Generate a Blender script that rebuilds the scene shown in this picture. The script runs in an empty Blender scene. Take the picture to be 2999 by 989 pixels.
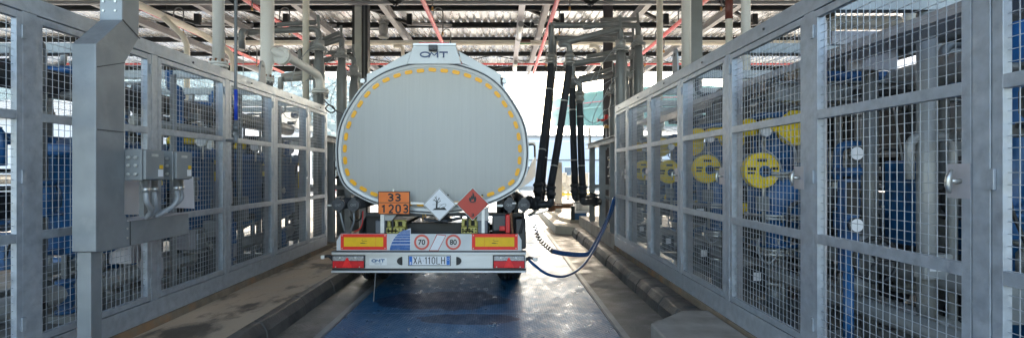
import bpy, math, random
from mathutils import Vector, Matrix
random.seed(7)
R = math.radians
# ------------------------------------------------------------------ camera, sky, sun, exposure
scn = bpy.context.scene
col = scn.collection
CZ = 1.654
cam_d = bpy.data.cameras.new('camera'); cam = bpy.data.objects.new('camera', cam_d); col.objects.link(cam)
cam.location = (0, 0, CZ); cam.rotation_euler = (R(90), 0, 0)
cam_d.sensor_width = 36.0; cam_d.lens = 36.0*1500/2999
cam_d.shift_x = (1499.5-1468)/2999; cam_d.shift_y = (502-494.5)/2999
cam_d.clip_start = .05; cam_d.clip_end = 3000
scn.camera = cam
scn.render.resolution_x = 1024; scn.render.resolution_y = 337
SUN_EL, SUN_AZ = 31.0, 12.0          # azimuth measured from +Y towards +X
w = bpy.data.worlds.new('World'); scn.world = w; w.use_nodes = True
wt = w.node_tree; bg = wt.nodes['Background']
sky = wt.nodes.new('ShaderNodeTexSky'); sky.sky_type = 'NISHITA'; sky.sun_disc = False
sky.sun_elevation = R(SUN_EL); sky.sun_rotation = R(SUN_AZ); sky.dust_density = 2.5; sky.air_density = 1.2
wt.links.new(sky.outputs[0], bg.inputs[0]); bg.inputs[1].default_value = .15
sd = bpy.data.lights.new('sun', 'SUN'); sun = bpy.data.objects.new('sun', sd); col.objects.link(sun)
sd.energy = 4.5; sd.angle = R(.6); sd.color = (1, .94, .85)
sv = Vector((math.sin(R(SUN_AZ))*math.cos(R(SUN_EL)), math.cos(R(SUN_AZ))*math.cos(R(SUN_EL)), math.sin(R(SUN_EL))))
sun.rotation_euler = (-sv).to_track_quat('-Z', 'Y').to_euler(); sun.location = (10, 60, 60)
scn.view_settings.view_transform = 'Standard'; scn.view_settings.look = 'None'
scn.view_settings.exposure = 2.6; scn.view_settings.gamma = 1
scn.view_settings.use_white_balance = True; scn.view_settings.white_balance_temperature = 7050; scn.view_settings.white_balance_tint = 10

# ------------------------------------------------------------------ helpers
def M(name, c, rough=.5, metal=0., var=.12, scale=6., bump=0., bscale=60., dirt=None, dscale=1.5, damt=.5, dr=(.5,.68), stretch=(1,1,1), rvar=0., spec=None, emit=None):
    m = bpy.data.materials.new(name); m.use_nodes = True; nt = m.node_tree; N = nt.nodes; L = nt.links
    p = N['Principled BSDF']
    tc = N.new('ShaderNodeTexCoord'); mp = N.new('ShaderNodeMapping'); L.new(tc.outputs['Object'], mp.inputs[0])
    mp.inputs['Scale'].default_value = stretch
    n = N.new('ShaderNodeTexNoise'); n.inputs['Scale'].default_value = scale; n.inputs['Detail'].default_value = 6; L.new(mp.outputs[0], n.inputs[0])
    r = N.new('ShaderNodeMapRange'); r.inputs[1].default_value = .3; r.inputs[2].default_value = .7
    r.inputs[3].default_value = 1-var; r.inputs[4].default_value = 1+var; L.new(n.outputs[0], r.inputs[0])
    mx = N.new('ShaderNodeVectorMath'); mx.operation = 'SCALE'; mx.inputs[0].default_value = c[:3]; L.new(r.outputs[0], mx.inputs['Scale'])
    out = mx.outputs[0]
    if dirt:
        n2 = N.new('ShaderNodeTexNoise'); n2.inputs['Scale'].default_value = dscale; n2.inputs['Detail'].default_value = 8; n2.inputs['Roughness'].default_value = .65
        L.new(mp.outputs[0], n2.inputs[0])
        r2 = N.new('ShaderNodeMapRange'); r2.inputs[1].default_value = dr[0]; r2.inputs[2].default_value = dr[1]; r2.inputs[4].default_value = damt
        L.new(n2.outputs[0], r2.inputs[0])
        mm = N.new('ShaderNodeMix'); mm.data_type = 'RGBA'; L.new(r2.outputs[0], mm.inputs['Factor']); L.new(out, mm.inputs['A']); mm.inputs['B'].default_value = (*dirt, 1)
        out = mm.outputs['Result']
    L.new(out, p.inputs['Base Color'])
    p.inputs['Roughness'].default_value = rough; p.inputs['Metallic'].default_value = metal
    if spec is not None: p.inputs['Specular IOR Level'].default_value = spec
    if rvar:
        r3 = N.new('ShaderNodeMapRange'); r3.inputs[1].default_value = .35; r3.inputs[2].default_value = .65
        r3.inputs[3].default_value = max(.05, rough-rvar); r3.inputs[4].default_value = min(1, rough+rvar); L.new(n.outputs[0], r3.inputs[0]); L.new(r3.outputs[0], p.inputs['Roughness'])
    if bump:
        b = N.new('ShaderNodeBump'); b.inputs['Strength'].default_value = bump; b.inputs['Distance'].default_value = .01
        n4 = N.new('ShaderNodeTexNoise'); n4.inputs['Scale'].default_value = bscale; n4.inputs['Detail'].default_value = 5; L.new(mp.outputs[0], n4.inputs[0])
        L.new(n4.outputs[0], b.inputs['Height']); L.new(b.outputs[0], p.inputs['Normal'])
    if emit:
        p.inputs['Emission Color'].default_value = (*emit[0], 1); p.inputs['Emission Strength'].default_value = emit[1]
    return m

galv   = M('galvanised', (.36,.40,.45), .42, .45, .16, 14, .12, 40, dirt=(.52,.56,.60), dscale=9, damt=.42, rvar=.1)
galvl  = M('galvanised_light', (.44,.43,.46), .4, .4, .12, 9, rvar=.08)
galvo  = M('galvanised_dull', (.25,.27,.285), .5, .45, .14, 4, .1, 30, dirt=(.34,.36,.37), dscale=3, damt=.6)
wirem  = M('wire_galvanised', (.43,.46,.50), .4, .5, .12, 12)
blk    = M('black_steel', (.013,.014,.016), .5, 0, .2, 5)
purl   = M('dark_purlin_paint', (.010,.011,.012), .6, 0, .2, 3, spec=.2)
roofm  = M('aluzinc_sheet', (.84,.86,.88), .27, .65, .14, 2.6, .13, 5, dirt=(.5,.52,.54), dscale=1.3, damt=.45, stretch=(1.5,.35,1), rvar=.1)
beaml  = M('pale_grey_beam_paint', (.30,.30,.31), .45, .1, .1, 3)
cream  = M('cream_pipe_paint', (.72,.69,.60), .42, 0, .07, 3, dirt=(.55,.5,.42), dscale=5, damt=.25)
creamw = M('off_white_pipe_paint', (.70,.69,.66), .38, 0, .06, 3, dirt=(.5,.47,.42), dscale=6, damt=.25)
greyp  = M('grey_pipe_paint', (.17,.18,.185), .38, .15, .08, 5)
greyl  = M('light_grey_pipe_paint', (.32,.33,.33), .38, .15, .08, 5)
redp   = M('red_pipe_paint', (.62,.06,.06), .4, 0, .12, 6)
rustm  = M('rust', (.20,.09,.045), .85, .1, .35, 40)
bluep  = M('blue_paint', (.005,.085,.24), .35, 0, .25, 7, dirt=(.02,.035,.07), dscale=6, damt=.6)
yelp   = M('yellow_paint', (.92,.66,.01), .4, 0, .08, 7, dirt=(.35,.25,.05), dscale=16, damt=.25)
steel  = M('machined_steel', (.50,.50,.48), .35, .8, .15, 20)
steeld = M('dark_cast_metal', (.055,.058,.065), .42, .5, .25, 20, .2, 60)
rubber = M('black_rubber', (.013,.013,.015), .55, 0, .2, 20)
rubtx  = M('black_fabric_hose', (.016,.017,.022), .7, 0, .25, 60, .3, 160)
tankp  = M('tank_grey_paint', (.49,.485,.455), .5, 0, .03, 1.6, .0, dirt=(.40,.40,.38), dscale=3.5, damt=.3, stretch=(26,1,.5))
tanks  = M('tank_shell_paint', (.48,.495,.50), .35, .2, .05, 3, dirt=(.42,.43,.42), dscale=4, damt=.3)
whp    = M('white_board_paint', (.58,.59,.60), .4, 0, .05, 4, dirt=(.45,.45,.44), dscale=7, damt=.35)
alum   = M('brushed_aluminium', (.54,.55,.56), .38, .7, .08, 5, dirt=(.48,.49,.5), dscale=4, damt=.4, stretch=(.3,1,3))
redr   = M('red_reflective', (.80,.018,.006), .35, 0, .06, 20)
yelr   = M('amber_reflective', (.80,.46,.0), .35, 0, .05, 20)
amber  = M('amber_tape', (.95,.43,.0), .4, 0, .05, 20)
orang  = M('orange_plate', (.82,.17,.015), .4, 0, .06, 10, dirt=(.6,.18,.05), dscale=10, damt=.35)
redd   = M('red_placard', (.48,.035,.02), .35, 0, .05, 10)
whs    = M('white_sticker', (.72,.73,.76), .35, 0, .03, 10)
blks   = M('black_print', (.012,.012,.013), .5, 0, .1, 10)
blus   = M('blue_print', (.012,.10,.34), .4, 0, .15, 25, dirt=(.25,.35,.5), dscale=30, damt=.5)
navy   = M('navy_print', (.025,.05,.13), .4, 0, .1, 10)
lensr  = M('red_lens', (.62,.015,.02), .12, 0, .08, 30, .2, 120)
lensb  = M('bright_red_lens', (.85,.03,.03), .12, 0, .08, 30)
lensc  = M('clear_lens', (.36,.36,.37), .1, .4, .3, 60, .3, 90)
chock  = M('chock_olive_plastic', (.42,.37,.10), .5, 0, .2, 12)
extr   = M('extinguisher_red', (.6,.02,.02), .3, 0, .05, 5)
hoseb  = M('blue_air_hose', (.008,.08,.25), .3, 0, .1, 20)
boxg   = M('junction_box_grey', (.20,.215,.22), .5, .2, .06, 8)
condg  = M('conduit_grey', (.30,.32,.34), .5, .1, .08, 30)
paper  = M('paper_notice', (.62,.62,.66), .7, 0, .06, 6)
brass  = M('brass', (.45,.26,.08), .35, .8, .2, 20)
conc   = M('pale_concrete', (.50,.46,.40), .85, 0, .10, 3, .4, 30, dirt=(.34,.30,.25), dscale=1.6, damt=.5)
conck  = M('kerb_concrete_damp', (.085,.082,.078), .6, 0, .3, 4, .5, 30, dirt=(.03,.029,.028), dscale=1.3, damt=.85, dr=(.44,.6), rvar=.15)
concl  = M('plinth_concrete', (.36,.345,.32), .8, 0, .12, 5, .4, 40, dirt=(.2,.18,.15), dscale=3, damt=.5)
ledgem = M('rusty_ledge', (.17,.135,.10), .8, 0, .25, 6, .4, 50, dirt=(.30,.14,.05), dscale=2.2, damt=.8)
greent = M('green_tank_paint', (.07,.19,.14), .5, 0, .05, .2, dirt=(.10,.23,.18), dscale=.3, damt=.4)
roofb  = M('pale_metal_roof', (.15,.16,.165), .5, .3, .06, 1)
wallb  = M('pale_blue_wall', (.58,.66,.76), .8, 0, .04, .6)
glassm = M('window_glass', (.12,.17,.22), .08, 0, .2, 1)
lamp_e = M('lit_tube', (1,1,1), .4, 0, 0, 5, emit=((.92,.93,1), 6))
clearp = M('lamp_tube_cover', (.75,.76,.76), .2, .1, .05, 8)
foil   = M('foliage', (.030,.060,.030), .8, 0, .45, .35)

W = {}      # world location of each Empty
def lbl(o, label=None, cat=None, group=None, kind=None):
    if label: o['label'] = label
    if cat: o['category'] = cat
    if group: o['group'] = group
    if kind: o['kind'] = kind
    return o
def E(name, loc, label, cat, group=None):
    o = bpy.data.objects.new(name, None); o.empty_display_size = .1; col.objects.link(o); o.location = loc
    W[o.name] = Vector(loc); return lbl(o, label, cat, group)
def frame(d):
    d = d.normalized(); a = Vector((0,0,1)) if abs(d.z) < .95 else Vector((1,0,0))
    u = d.cross(a).normalized(); return u, u.cross(d).normalized()
class MB:
    def __init__(s): s.v=[]; s.f=[]; s.mi=[]; s.sm=[]; s.cur=0
    def mat(s,i): s.cur=i; return s
    def add(s, vs, fs, smooth=False):
        n=len(s.v); s.v += [Vector(v) for v in vs]
        for f in fs: s.f.append([i+n for i in f]); s.mi.append(s.cur); s.sm.append(smooth)
        return s
    def box(s,x0,x1,y0,y1,z0,z1):
        x0,x1=min(x0,x1),max(x0,x1); y0,y1=min(y0,y1),max(y0,y1); z0,z1=min(z0,z1),max(z0,z1)
        return s.add([(x0,y0,z0),(x1,y0,z0),(x1,y1,z0),(x0,y1,z0),(x0,y0,z1),(x1,y0,z1),(x1,y1,z1),(x0,y1,z1)],
              [(0,3,2,1),(4,5,6,7),(0,1,5,4),(1,2,6,5),(2,3,7,6),(3,0,4,7)])
    def bar(s,p0,p1,w,h,up=(0,0,1)):
        p0=Vector(p0);p1=Vector(p1);d=(p1-p0).normalized();up=Vector(up)
        if abs(d.dot(up))>.98: up=Vector((0,1,0))
        a=d.cross(up).normalized()*w/2; b=a.cross(d).normalized()*h/2
        q=[]
        for p in (p0,p1): q+= [p-a-b,p+a-b,p+a+b,p-a+b]
        return s.add(q,[(0,1,2,3),(7,6,5,4),(0,4,5,1),(1,5,6,2),(2,6,7,3),(3,7,4,0)])
    def ibeam(s,p0,p1,w,h,t=.015,up=(0,0,1)):
        p0=Vector(p0);p1=Vector(p1);d=(p1-p0).normalized();up=Vector(up)
        a=d.cross(up).normalized(); b=a.cross(d).normalized()
        s.bar(p0+b*(h/2-t/2),p1+b*(h/2-t/2),w,t,b); s.bar(p0-b*(h/2-t/2),p1-b*(h/2-t/2),w,t,b)
        return s.bar(p0,p1,t,h-2*t-.001,b)
    def lathe(s,p0,d,prof,n=20,cap=True):
        p0=Vector(p0);d=Vector(d).normalized();u,v=frame(d); vs=[]; fs=[]
        for t,r in prof:
            for k in range(n):
                a=2*math.pi*k/n; vs.append(p0+d*t+(u*math.cos(a)+v*math.sin(a))*max(r,1e-4))
        for i in range(len(prof)-1):
            for k in range(n):
                k2=(k+1)%n; fs.append((i*n+k,i*n+k2,(i+1)*n+k2,(i+1)*n+k))
        # separate vertex loops where the profile turns sharply, so flat rings stay flat
        for i,f in enumerate(fs): pass
        base=len(s.v); s.v+=vs
        for i in range(len(prof)-1):
            (t0,r0),(t1,r1)=prof[i],prof[i+1]
            sm = abs(t1-t0) > abs(r1-r0)*.5
            for k in range(n):
                s.f.append([base+x for x in fs[i*n+k]]); s.mi.append(s.cur); s.sm.append(sm)
        if cap:
            s.f.append([base+k for k in range(n)][::-1]); s.mi.append(s.cur); s.sm.append(False)
            m=(len(prof)-1)*n; s.f.append([base+m+k for k in range(n)]); s.mi.append(s.cur); s.sm.append(False)
        return s
    def cyl(s,p0,p1,r,n=14,r2=None):
        p0=Vector(p0);p1=Vector(p1); L=(p1-p0).length
        return s.lathe(p0,p1-p0,[(0,r),(L,r if r2 is None else r2)],n)
    def tube(s,path,r,n=10,cap=True):
        P=[Vector(p) for p in path]; T=[]
        for i in range(len(P)):
            a=P[max(i-1,0)]; b=P[min(i+1,len(P)-1)]; T.append((b-a).normalized())
        u,v=frame(T[0]); vs=[]
        for i,p in enumerate(P):
            u=(u-T[i]*u.dot(T[i])).normalized(); v=T[i].cross(u)
            rr=r if not isinstance(r,(list,tuple)) else r[i]
            for k in range(n):
                a=2*math.pi*k/n; vs.append(p+(u*math.cos(a)+v*math.sin(a))*rr)
        fs=[]
        for i in range(len(P)-1):
            for k in range(n):
                k2=(k+1)%n; fs.append((i*n+k,i*n+k2,(i+1)*n+k2,(i+1)*n+k))
        s.add(vs,fs,True)
        if cap:
            b=len(s.v)-len(vs)
            s.f.append([b+k for k in range(n)][::-1]); s.mi.append(s.cur); s.sm.append(False)
            s.f.append([b+(len(P)-1)*n+k for k in range(n)]); s.mi.append(s.cur); s.sm.append(False)
        return s
    def prism(s,poly,y0,y1,plane='xz'):
        n=len(poly); vs=[]
        for y in (y0,y1):
            for a,b in poly:
                vs.append((a,y,b) if plane=='xz' else (y,a,b) if plane=='yz' else (a,b,y))
        fs=[tuple(range(n))[::-1],tuple(range(n,2*n))]+[(k,(k+1)%n,n+(k+1)%n,n+k) for k in range(n)]
        return s.add(vs,fs)
    def frame_xz(s,x0,x1,z0,z1,b,y0,y1):
        s.box(x0,x1,y0,y1,z0,z0+b); s.box(x0,x1,y0,y1,z1-b,z1); s.box(x0,x0+b,y0,y1,z0+b,z1-b); s.box(x1-b,x1,y0,y1,z0+b,z1-b); return s
    def strip(s,pts,wd,y0,y1,closed=False):
        """flat stroke in the XZ plane"""
        P=[Vector(p) for p in pts]; n=len(P); Lf=[];Rt=[]
        for i in range(n):
            if closed: a,b=P[i-1],P[(i+1)%n]
            else: a,b=P[max(i-1,0)],P[min(i+1,n-1)]
            t=(b-a).normalized(); nn=Vector((-t.y,t.x))*wd/2
            Lf.append(P[i]+nn);Rt.append(P[i]-nn)
        m=n if closed else n-1
        for i in range(m):
            j=(i+1)%n
            s.prism([tuple(Rt[i]),tuple(Rt[j]),tuple(Lf[j]),tuple(Lf[i])],y0,y1)
        return s
    def build(s,name,mats,parent=None,bevel=0,fixn=True):
        off=Vector((0,0,0)); q=parent
        while q is not None:
            if q.name in W: off=W[q.name]
            q=q.parent
        me=bpy.data.meshes.new(name); me.from_pydata([tuple(v-off) for v in s.v],[],s.f)
        for m in (mats if isinstance(mats,(list,tuple)) else [mats]): me.materials.append(m)
        me.polygons.foreach_set('material_index',s.mi); me.polygons.foreach_set('use_smooth',s.sm)
        if fixn:
            import bmesh
            bm=bmesh.new(); bm.from_mesh(me); bmesh.ops.recalc_face_normals(bm,faces=bm.faces); bm.to_mesh(me); bm.free()
        me.update()
        o=bpy.data.objects.new(name,me); col.objects.link(o)
        if parent: o.parent=parent
        if bevel:
            b=o.modifiers.new('bevel','BEVEL'); b.width=bevel; b.segments=2; b.limit_method='ANGLE'
        return o
def build_each(mb,name,mats,parent=None,bevel=0):
    p=list(range(len(mb.v)))
    def fd(a):
        while p[a]!=a: p[a]=p[p[a]]; a=p[a]
        return a
    for f in mb.f:
        for k in f[1:]: p[fd(k)]=fd(f[0])
    groups={}
    for i,f in enumerate(mb.f): groups.setdefault(fd(f[0]),[]).append(i)
    for idx in groups.values():
        q=MB(); mp={}
        for i in idx:
            g_=[]
            for k in mb.f[i]:
                if k not in mp: mp[k]=len(q.v); q.v.append(mb.v[k])
                g_.append(mp[k])
            q.f.append(g_); q.mi.append(mb.mi[i]); q.sm.append(mb.sm[i])
        q.build(name,mats,parent,bevel)
def copy_tree(o,parent=None):
    c=o.copy(); col.objects.link(c)
    if parent: c.parent=parent
    for ch in list(o.children): copy_tree(ch,c)
    return c
def at(sx,sy,Y): return Vector(((sx-1468)/1500*Y, Y, CZ+(502-sy)/1500*Y))
def smooth_path(pts,k=8):
    P=[Vector(p) for p in pts]; P=[2*P[0]-P[1]]+P+[2*P[-1]-P[-2]]; out=[]
    for i in range(1,len(P)-2):
        for j in range(k):
            t=j/k; a,b,c,d=P[i-1],P[i],P[i+1],P[i+2]
            out.append(.5*((2*b)+(c-a)*t+(2*a-5*b+4*c-d)*t*t+(3*b-a-3*c+d)*t**3))
    out.append(P[-2]); return out
def fillet(pts,r,k=6):
    P=[Vector(p) for p in pts]; out=[P[0]]
    for i in range(1,len(P)-1):
        a=(P[i-1]-P[i]); b=(P[i+1]-P[i]); rr=min(r,a.length*.48,b.length*.48)
        p0=P[i]+a.normalized()*rr; p1=P[i]+b.normalized()*rr
        for j in range(k+1):
            t=j/k; out.append((1-t)**2*p0+2*t*(1-t)*P[i]+t*t*p1)
    out.append(P[-1]); return out
def helix(path,rad,pitch,steps=10):
    """coil along a path"""
    P=smooth_path(path,14); L=[0]
    for a,b in zip(P,P[1:]): L.append(L[-1]+(b-a).length)
    n=int(L[-1]/pitch*steps); out=[]; j=0
    for i in range(n+1):
        l=L[-1]*i/n
        while j<len(P)-2 and L[j+1]<l: j+=1
        t=(l-L[j])/max(L[j+1]-L[j],1e-6); p=P[j].lerp(P[j+1],min(max(t,0),1)); d=(P[j+1]-P[j]).normalized()
        u,v=frame(d); a=2*math.pi*i/steps; out.append(p+(u*math.cos(a)+v*math.sin(a))*rad)
    return out
def flange(mb,p,d,r,t=.03,bolts=8,gap=.012):
    p=Vector(p); d=Vector(d).normalized()
    mb.lathe(p-d*(t+gap/2),d,[(0,r),(t,r)],20); mb.lathe(p+d*(gap/2),d,[(0,r),(t,r)],20)
    mb.lathe(p-d*gap/2,d,[(0,r*.8),(gap,r*.8)],16)
    u,v=frame(d)
    for k in range(bolts):
        a=2*math.pi*(k+.5)/bolts; q=p+(u*math.cos(a)+v*math.sin(a))*r*.82
        mb.cyl(q-d*(t+.03),q+d*(t+.03),.011,6)
def text(body,x0,x1,z0,z1,y,mat,name,parent,depth=.002,sharp=0.):
    c=bpy.data.curves.new('txt','FONT'); c.body=body; c.size=1; c.extrude=.01; c.offset=sharp
    o=bpy.data.objects.new('txt',c); col.objects.link(o)
    dg=bpy.context.evaluated_depsgraph_get(); me=bpy.data.meshes.new_from_object(o.evaluated_get(dg))
    bpy.data.objects.remove(o); bpy.data.curves.remove(c)
    xs=[v.co.x for v in me.vertices]; ys=[v.co.y for v in me.vertices]
    ax,bx,ay,by=min(xs),max(xs),min(ys),max(ys)
    off=Vector((0,0,0)); q=parent
    while q is not None:
        if q.name in W: off=W[q.name]
        q=q.parent
    for v in me.vertices:
        v.co=Vector((x0+(v.co.x-ax)/(bx-ax)*(x1-x0), y-(v.co.z+.01)*50*depth, z0+(v.co.y-ay)/(by-ay)*(z1-z0)))-off
    me.materials.clear(); me.materials.append(mat)
    o=bpy.data.objects.new(name,me); col.objects.link(o); o.parent=parent; return o

# ------------------------------------------------------------------ ground, deck, kerbs
def ground_mat():
    m=M('yard_concrete',(.27,.25,.225),.75,0,.16,2.2,.5,35,dirt=(.13,.12,.11),dscale=.9,damt=.65,rvar=.2)
    return m
def deck_mat():
    m=bpy.data.materials.new('blue_tread_plate'); m.use_nodes=True; nt=m.node_tree; N=nt.nodes; L=nt.links; p=N['Principled BSDF']
    tc=N.new('ShaderNodeTexCoord'); 
    def noise(s,d=6,r=.6,st=(1,1,1)):
        mp=N.new('ShaderNodeMapping'); mp.inputs['Scale'].default_value=st; L.new(tc.outputs['Object'],mp.inputs[0])
        n=N.new('ShaderNodeTexNoise'); n.inputs['Scale'].default_value=s; n.inputs['Detail'].default_value=d; n.inputs['Roughness'].default_value=r; L.new(mp.outputs[0],n.inputs[0]); return n.outputs[0]
    def mr(x,a,b,c,d):
        r=N.new('ShaderNodeMapRange'); L.new(x,r.inputs[0])
        for i,v in enumerate((a,b,c,d)): r.inputs[i+1].default_value=v
        return r.outputs[0]
    def mix(f,a,b):
        k=N.new('ShaderNodeMix'); k.data_type='RGBA'; L.new(f,k.inputs['Factor'])
        for nm,x in (('A',a),('B',b)):
            if isinstance(x,tuple): k.inputs[nm].default_value=(*x,1)
            else: L.new(x,k.inputs[nm])
        return k.outputs['Result']
    base=mix(mr(noise(1.2),.35,.65,0,1),(.006,.085,.19),(.011,.125,.28))
    worn=mix(mr(noise(3,10,.75,(1.5,.45,1)),.53,.62,0,.55),base,(.10,.17,.26))
    worn=mix(mr(noise(9,10,.8,(1,.8,1)),.60,.66,0,.8),worn,(.01,.025,.05))
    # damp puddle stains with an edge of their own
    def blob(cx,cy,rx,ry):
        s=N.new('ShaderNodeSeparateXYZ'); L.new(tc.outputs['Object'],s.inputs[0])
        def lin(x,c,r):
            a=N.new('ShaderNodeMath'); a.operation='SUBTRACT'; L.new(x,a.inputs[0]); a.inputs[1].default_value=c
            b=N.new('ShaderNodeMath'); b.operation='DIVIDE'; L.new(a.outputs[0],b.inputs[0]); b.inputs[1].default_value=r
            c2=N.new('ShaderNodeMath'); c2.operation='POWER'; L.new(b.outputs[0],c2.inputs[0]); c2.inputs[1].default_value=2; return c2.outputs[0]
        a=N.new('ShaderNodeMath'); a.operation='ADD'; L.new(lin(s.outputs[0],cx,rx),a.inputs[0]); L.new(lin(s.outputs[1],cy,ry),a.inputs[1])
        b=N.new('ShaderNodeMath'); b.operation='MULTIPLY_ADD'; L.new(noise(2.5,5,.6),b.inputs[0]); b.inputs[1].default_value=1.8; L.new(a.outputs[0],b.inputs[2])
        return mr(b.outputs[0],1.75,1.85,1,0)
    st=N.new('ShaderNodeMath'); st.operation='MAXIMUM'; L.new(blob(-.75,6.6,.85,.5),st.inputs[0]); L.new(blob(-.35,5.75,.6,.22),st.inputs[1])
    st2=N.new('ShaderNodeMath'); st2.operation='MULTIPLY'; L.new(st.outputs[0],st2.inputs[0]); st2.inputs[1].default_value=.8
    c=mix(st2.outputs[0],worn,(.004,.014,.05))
    L.new(c,p.inputs['Base Color'])
    rg=N.new('ShaderNodeMath'); rg.operation='SUBTRACT'; L.new(mr(noise(5,8,.65,(1.3,.7,1)),.35,.65,.24,.48),rg.inputs[0])
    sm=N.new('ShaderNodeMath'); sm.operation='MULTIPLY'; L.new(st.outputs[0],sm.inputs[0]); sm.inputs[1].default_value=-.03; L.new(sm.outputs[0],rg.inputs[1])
    L.new(rg.outputs[0],p.inputs['Roughness']); p.inputs['Metallic'].default_value=.25
    # raised tread lozenges
    vo=N.new('ShaderNodeTexVoronoi'); vo.inputs['Scale'].default_value=26; vo.inputs['Randomness'].default_value=.0
    mp=N.new('ShaderNodeMapping'); mp.inputs['Rotation'].default_value=(0,0,R(45)); mp.inputs['Scale'].default_value=(1,1.0,1); L.new(tc.outputs['Object'],mp.inputs[0]); L.new(mp.outputs[0],vo.inputs[0])
    b=N.new('ShaderNodeBump'); b.inputs['Strength'].default_value=.8; b.inputs['Distance'].default_value=.004; L.new(mr(vo.outputs['Distance'],.25,.45,1,0),b.inputs['Height'])
    n5=noise(1.1,3,.5)
    b2=N.new('ShaderNodeBump'); b2.inputs['Strength'].default_value=.05; b2.inputs['Distance'].default_value=.02; L.new(n5,b2.inputs['Height']); L.new(b.outputs[0],b2.inputs['Normal'])
    L.new(b2.outputs[0],p.inputs['Normal'])
    return m
def platform_mat():
    return M('platform_concrete',(.42,.325,.235),.62,0,.16,2,.3,30,dirt=(.045,.036,.028),dscale=1.1,damt=.85,dr=(.52,.60),stretch=(1.4,.75,1),rvar=.2)

g=MB(); g.box(-900,900,-60,1500,-.4,-.012); lbl(g.build('ground',ground_mat()),kind='structure')
DX0,DX1=-1.79,1.20
d=MB(); y=-2.0
for k in range(11):
    d.box(DX0+.01,DX1-.01,y,y+1.996,-.03,.0); y+=2.0
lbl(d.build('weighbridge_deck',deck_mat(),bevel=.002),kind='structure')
d=MB()
for x in (DX0,DX1):
    s_=1 if x==DX1 else -1
    d.box(x,x+s_*.012,-2,20,-.03,.004); d.box(x+s_*.02,x+s_*.085,-2,20,-.03,.002)
lbl(d.build('deck_edge_strip',galvo),kind='structure')
d=MB(); d.box(-2.28,DX0-.086,-2,60,-.03,-.006); d.box(DX1+.086,1.86,-2,13.4,-.03,-.006)
lbl(d.build('lane_verge',M('damp_lane_concrete',(.13,.124,.115),.5,0,.25,3,.8,45,dirt=(.06,.058,.055),dscale=1.2,damt=.8,rvar=.22)),kind='structure')
d=MB(); d.prism([(-3.3,-.01),(-2.42,-.01),(-2.42,.2),(-3.3,.2)],-2,30)
lbl(d.build('left_platform',platform_mat()),kind='structure')
d=MB(); y=-2
while y<26:
    j=random.uniform(-.008,.008)
    d.prism([(-2.418,-.01),(-2.27+j,-.01),(-2.285+j,.10),(-2.34+j,.19),(-2.418,.203)],y,y+.992); y+=1
lbl(d.build('left_kerb',conck,bevel=.01),kind='structure')
d=MB(); y=1.0
while y<13.2:
    j=random.uniform(-.012,.012); yy=min(y+.49,13.3)
    d.prism([(2.108,-.01),(1.83+j,-.01),(1.845+j,.11),(1.90+j,.19),(1.97+j,.205),(2.108,.205)],y,yy); y+=.5
lbl(d.build('right_kerb',conck,bevel=.012),kind='structure')
d=MB(); d.prism([(1.385,1),(2.1,1),(2.1,5.2),(1.84,5.2),(1.385,4.75)],-.01,.25,'xy')
lbl(d.build('concrete_step',M('step_concrete',(.25,.235,.215),.8,0,.2,5,.5,40,dirt=(.14,.13,.12),dscale=2,damt=.6),bevel=.015),kind='structure')
d=MB(); d.prism([(1.45,13.8),(2.0,13.35),(8,13.35),(8,40),(1.45,40)],-.01,.2,'xy')
lbl(d.build('far_island',conc,bevel=.01),kind='structure')
d=MB(); d.prism([(1.95,14.5),(5,14.5),(5,20),(1.6,20),(1.75,15.2)],.2,.31,'xy')
lbl(d.build('island_slab',conc,bevel=.01),kind='structure')
for nm,x0,x1,s_ in (('left_ledge',-3.5,-3.235,-1),('right_ledge',2.11,2.4,1)):
    d=MB(); d.box(x0,x1,-2,9.6 if s_>0 else 14,-.01,.278); lbl(d.build(nm,ledgem,bevel=.008),kind='structure')
d=MB(); d.box(2.11,6.5,9.6,13.9,-.01,.45); lbl(d.build('plinth',concl,bevel=.01),kind='structure')
for nm,x0,x1 in (('left_skid_slab',-6.6,-3.5),('right_skid_slab',2.4,7.0)):
    d=MB(); d.box(x0,x1,-2,9.6,-.01,.26); lbl(d.build(nm,M(nm+'_m',(.20,.195,.185),.7,0,.3,3,dirt=(.08,.08,.08),dscale=1.4,damt=.7)),kind='structure')

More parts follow.
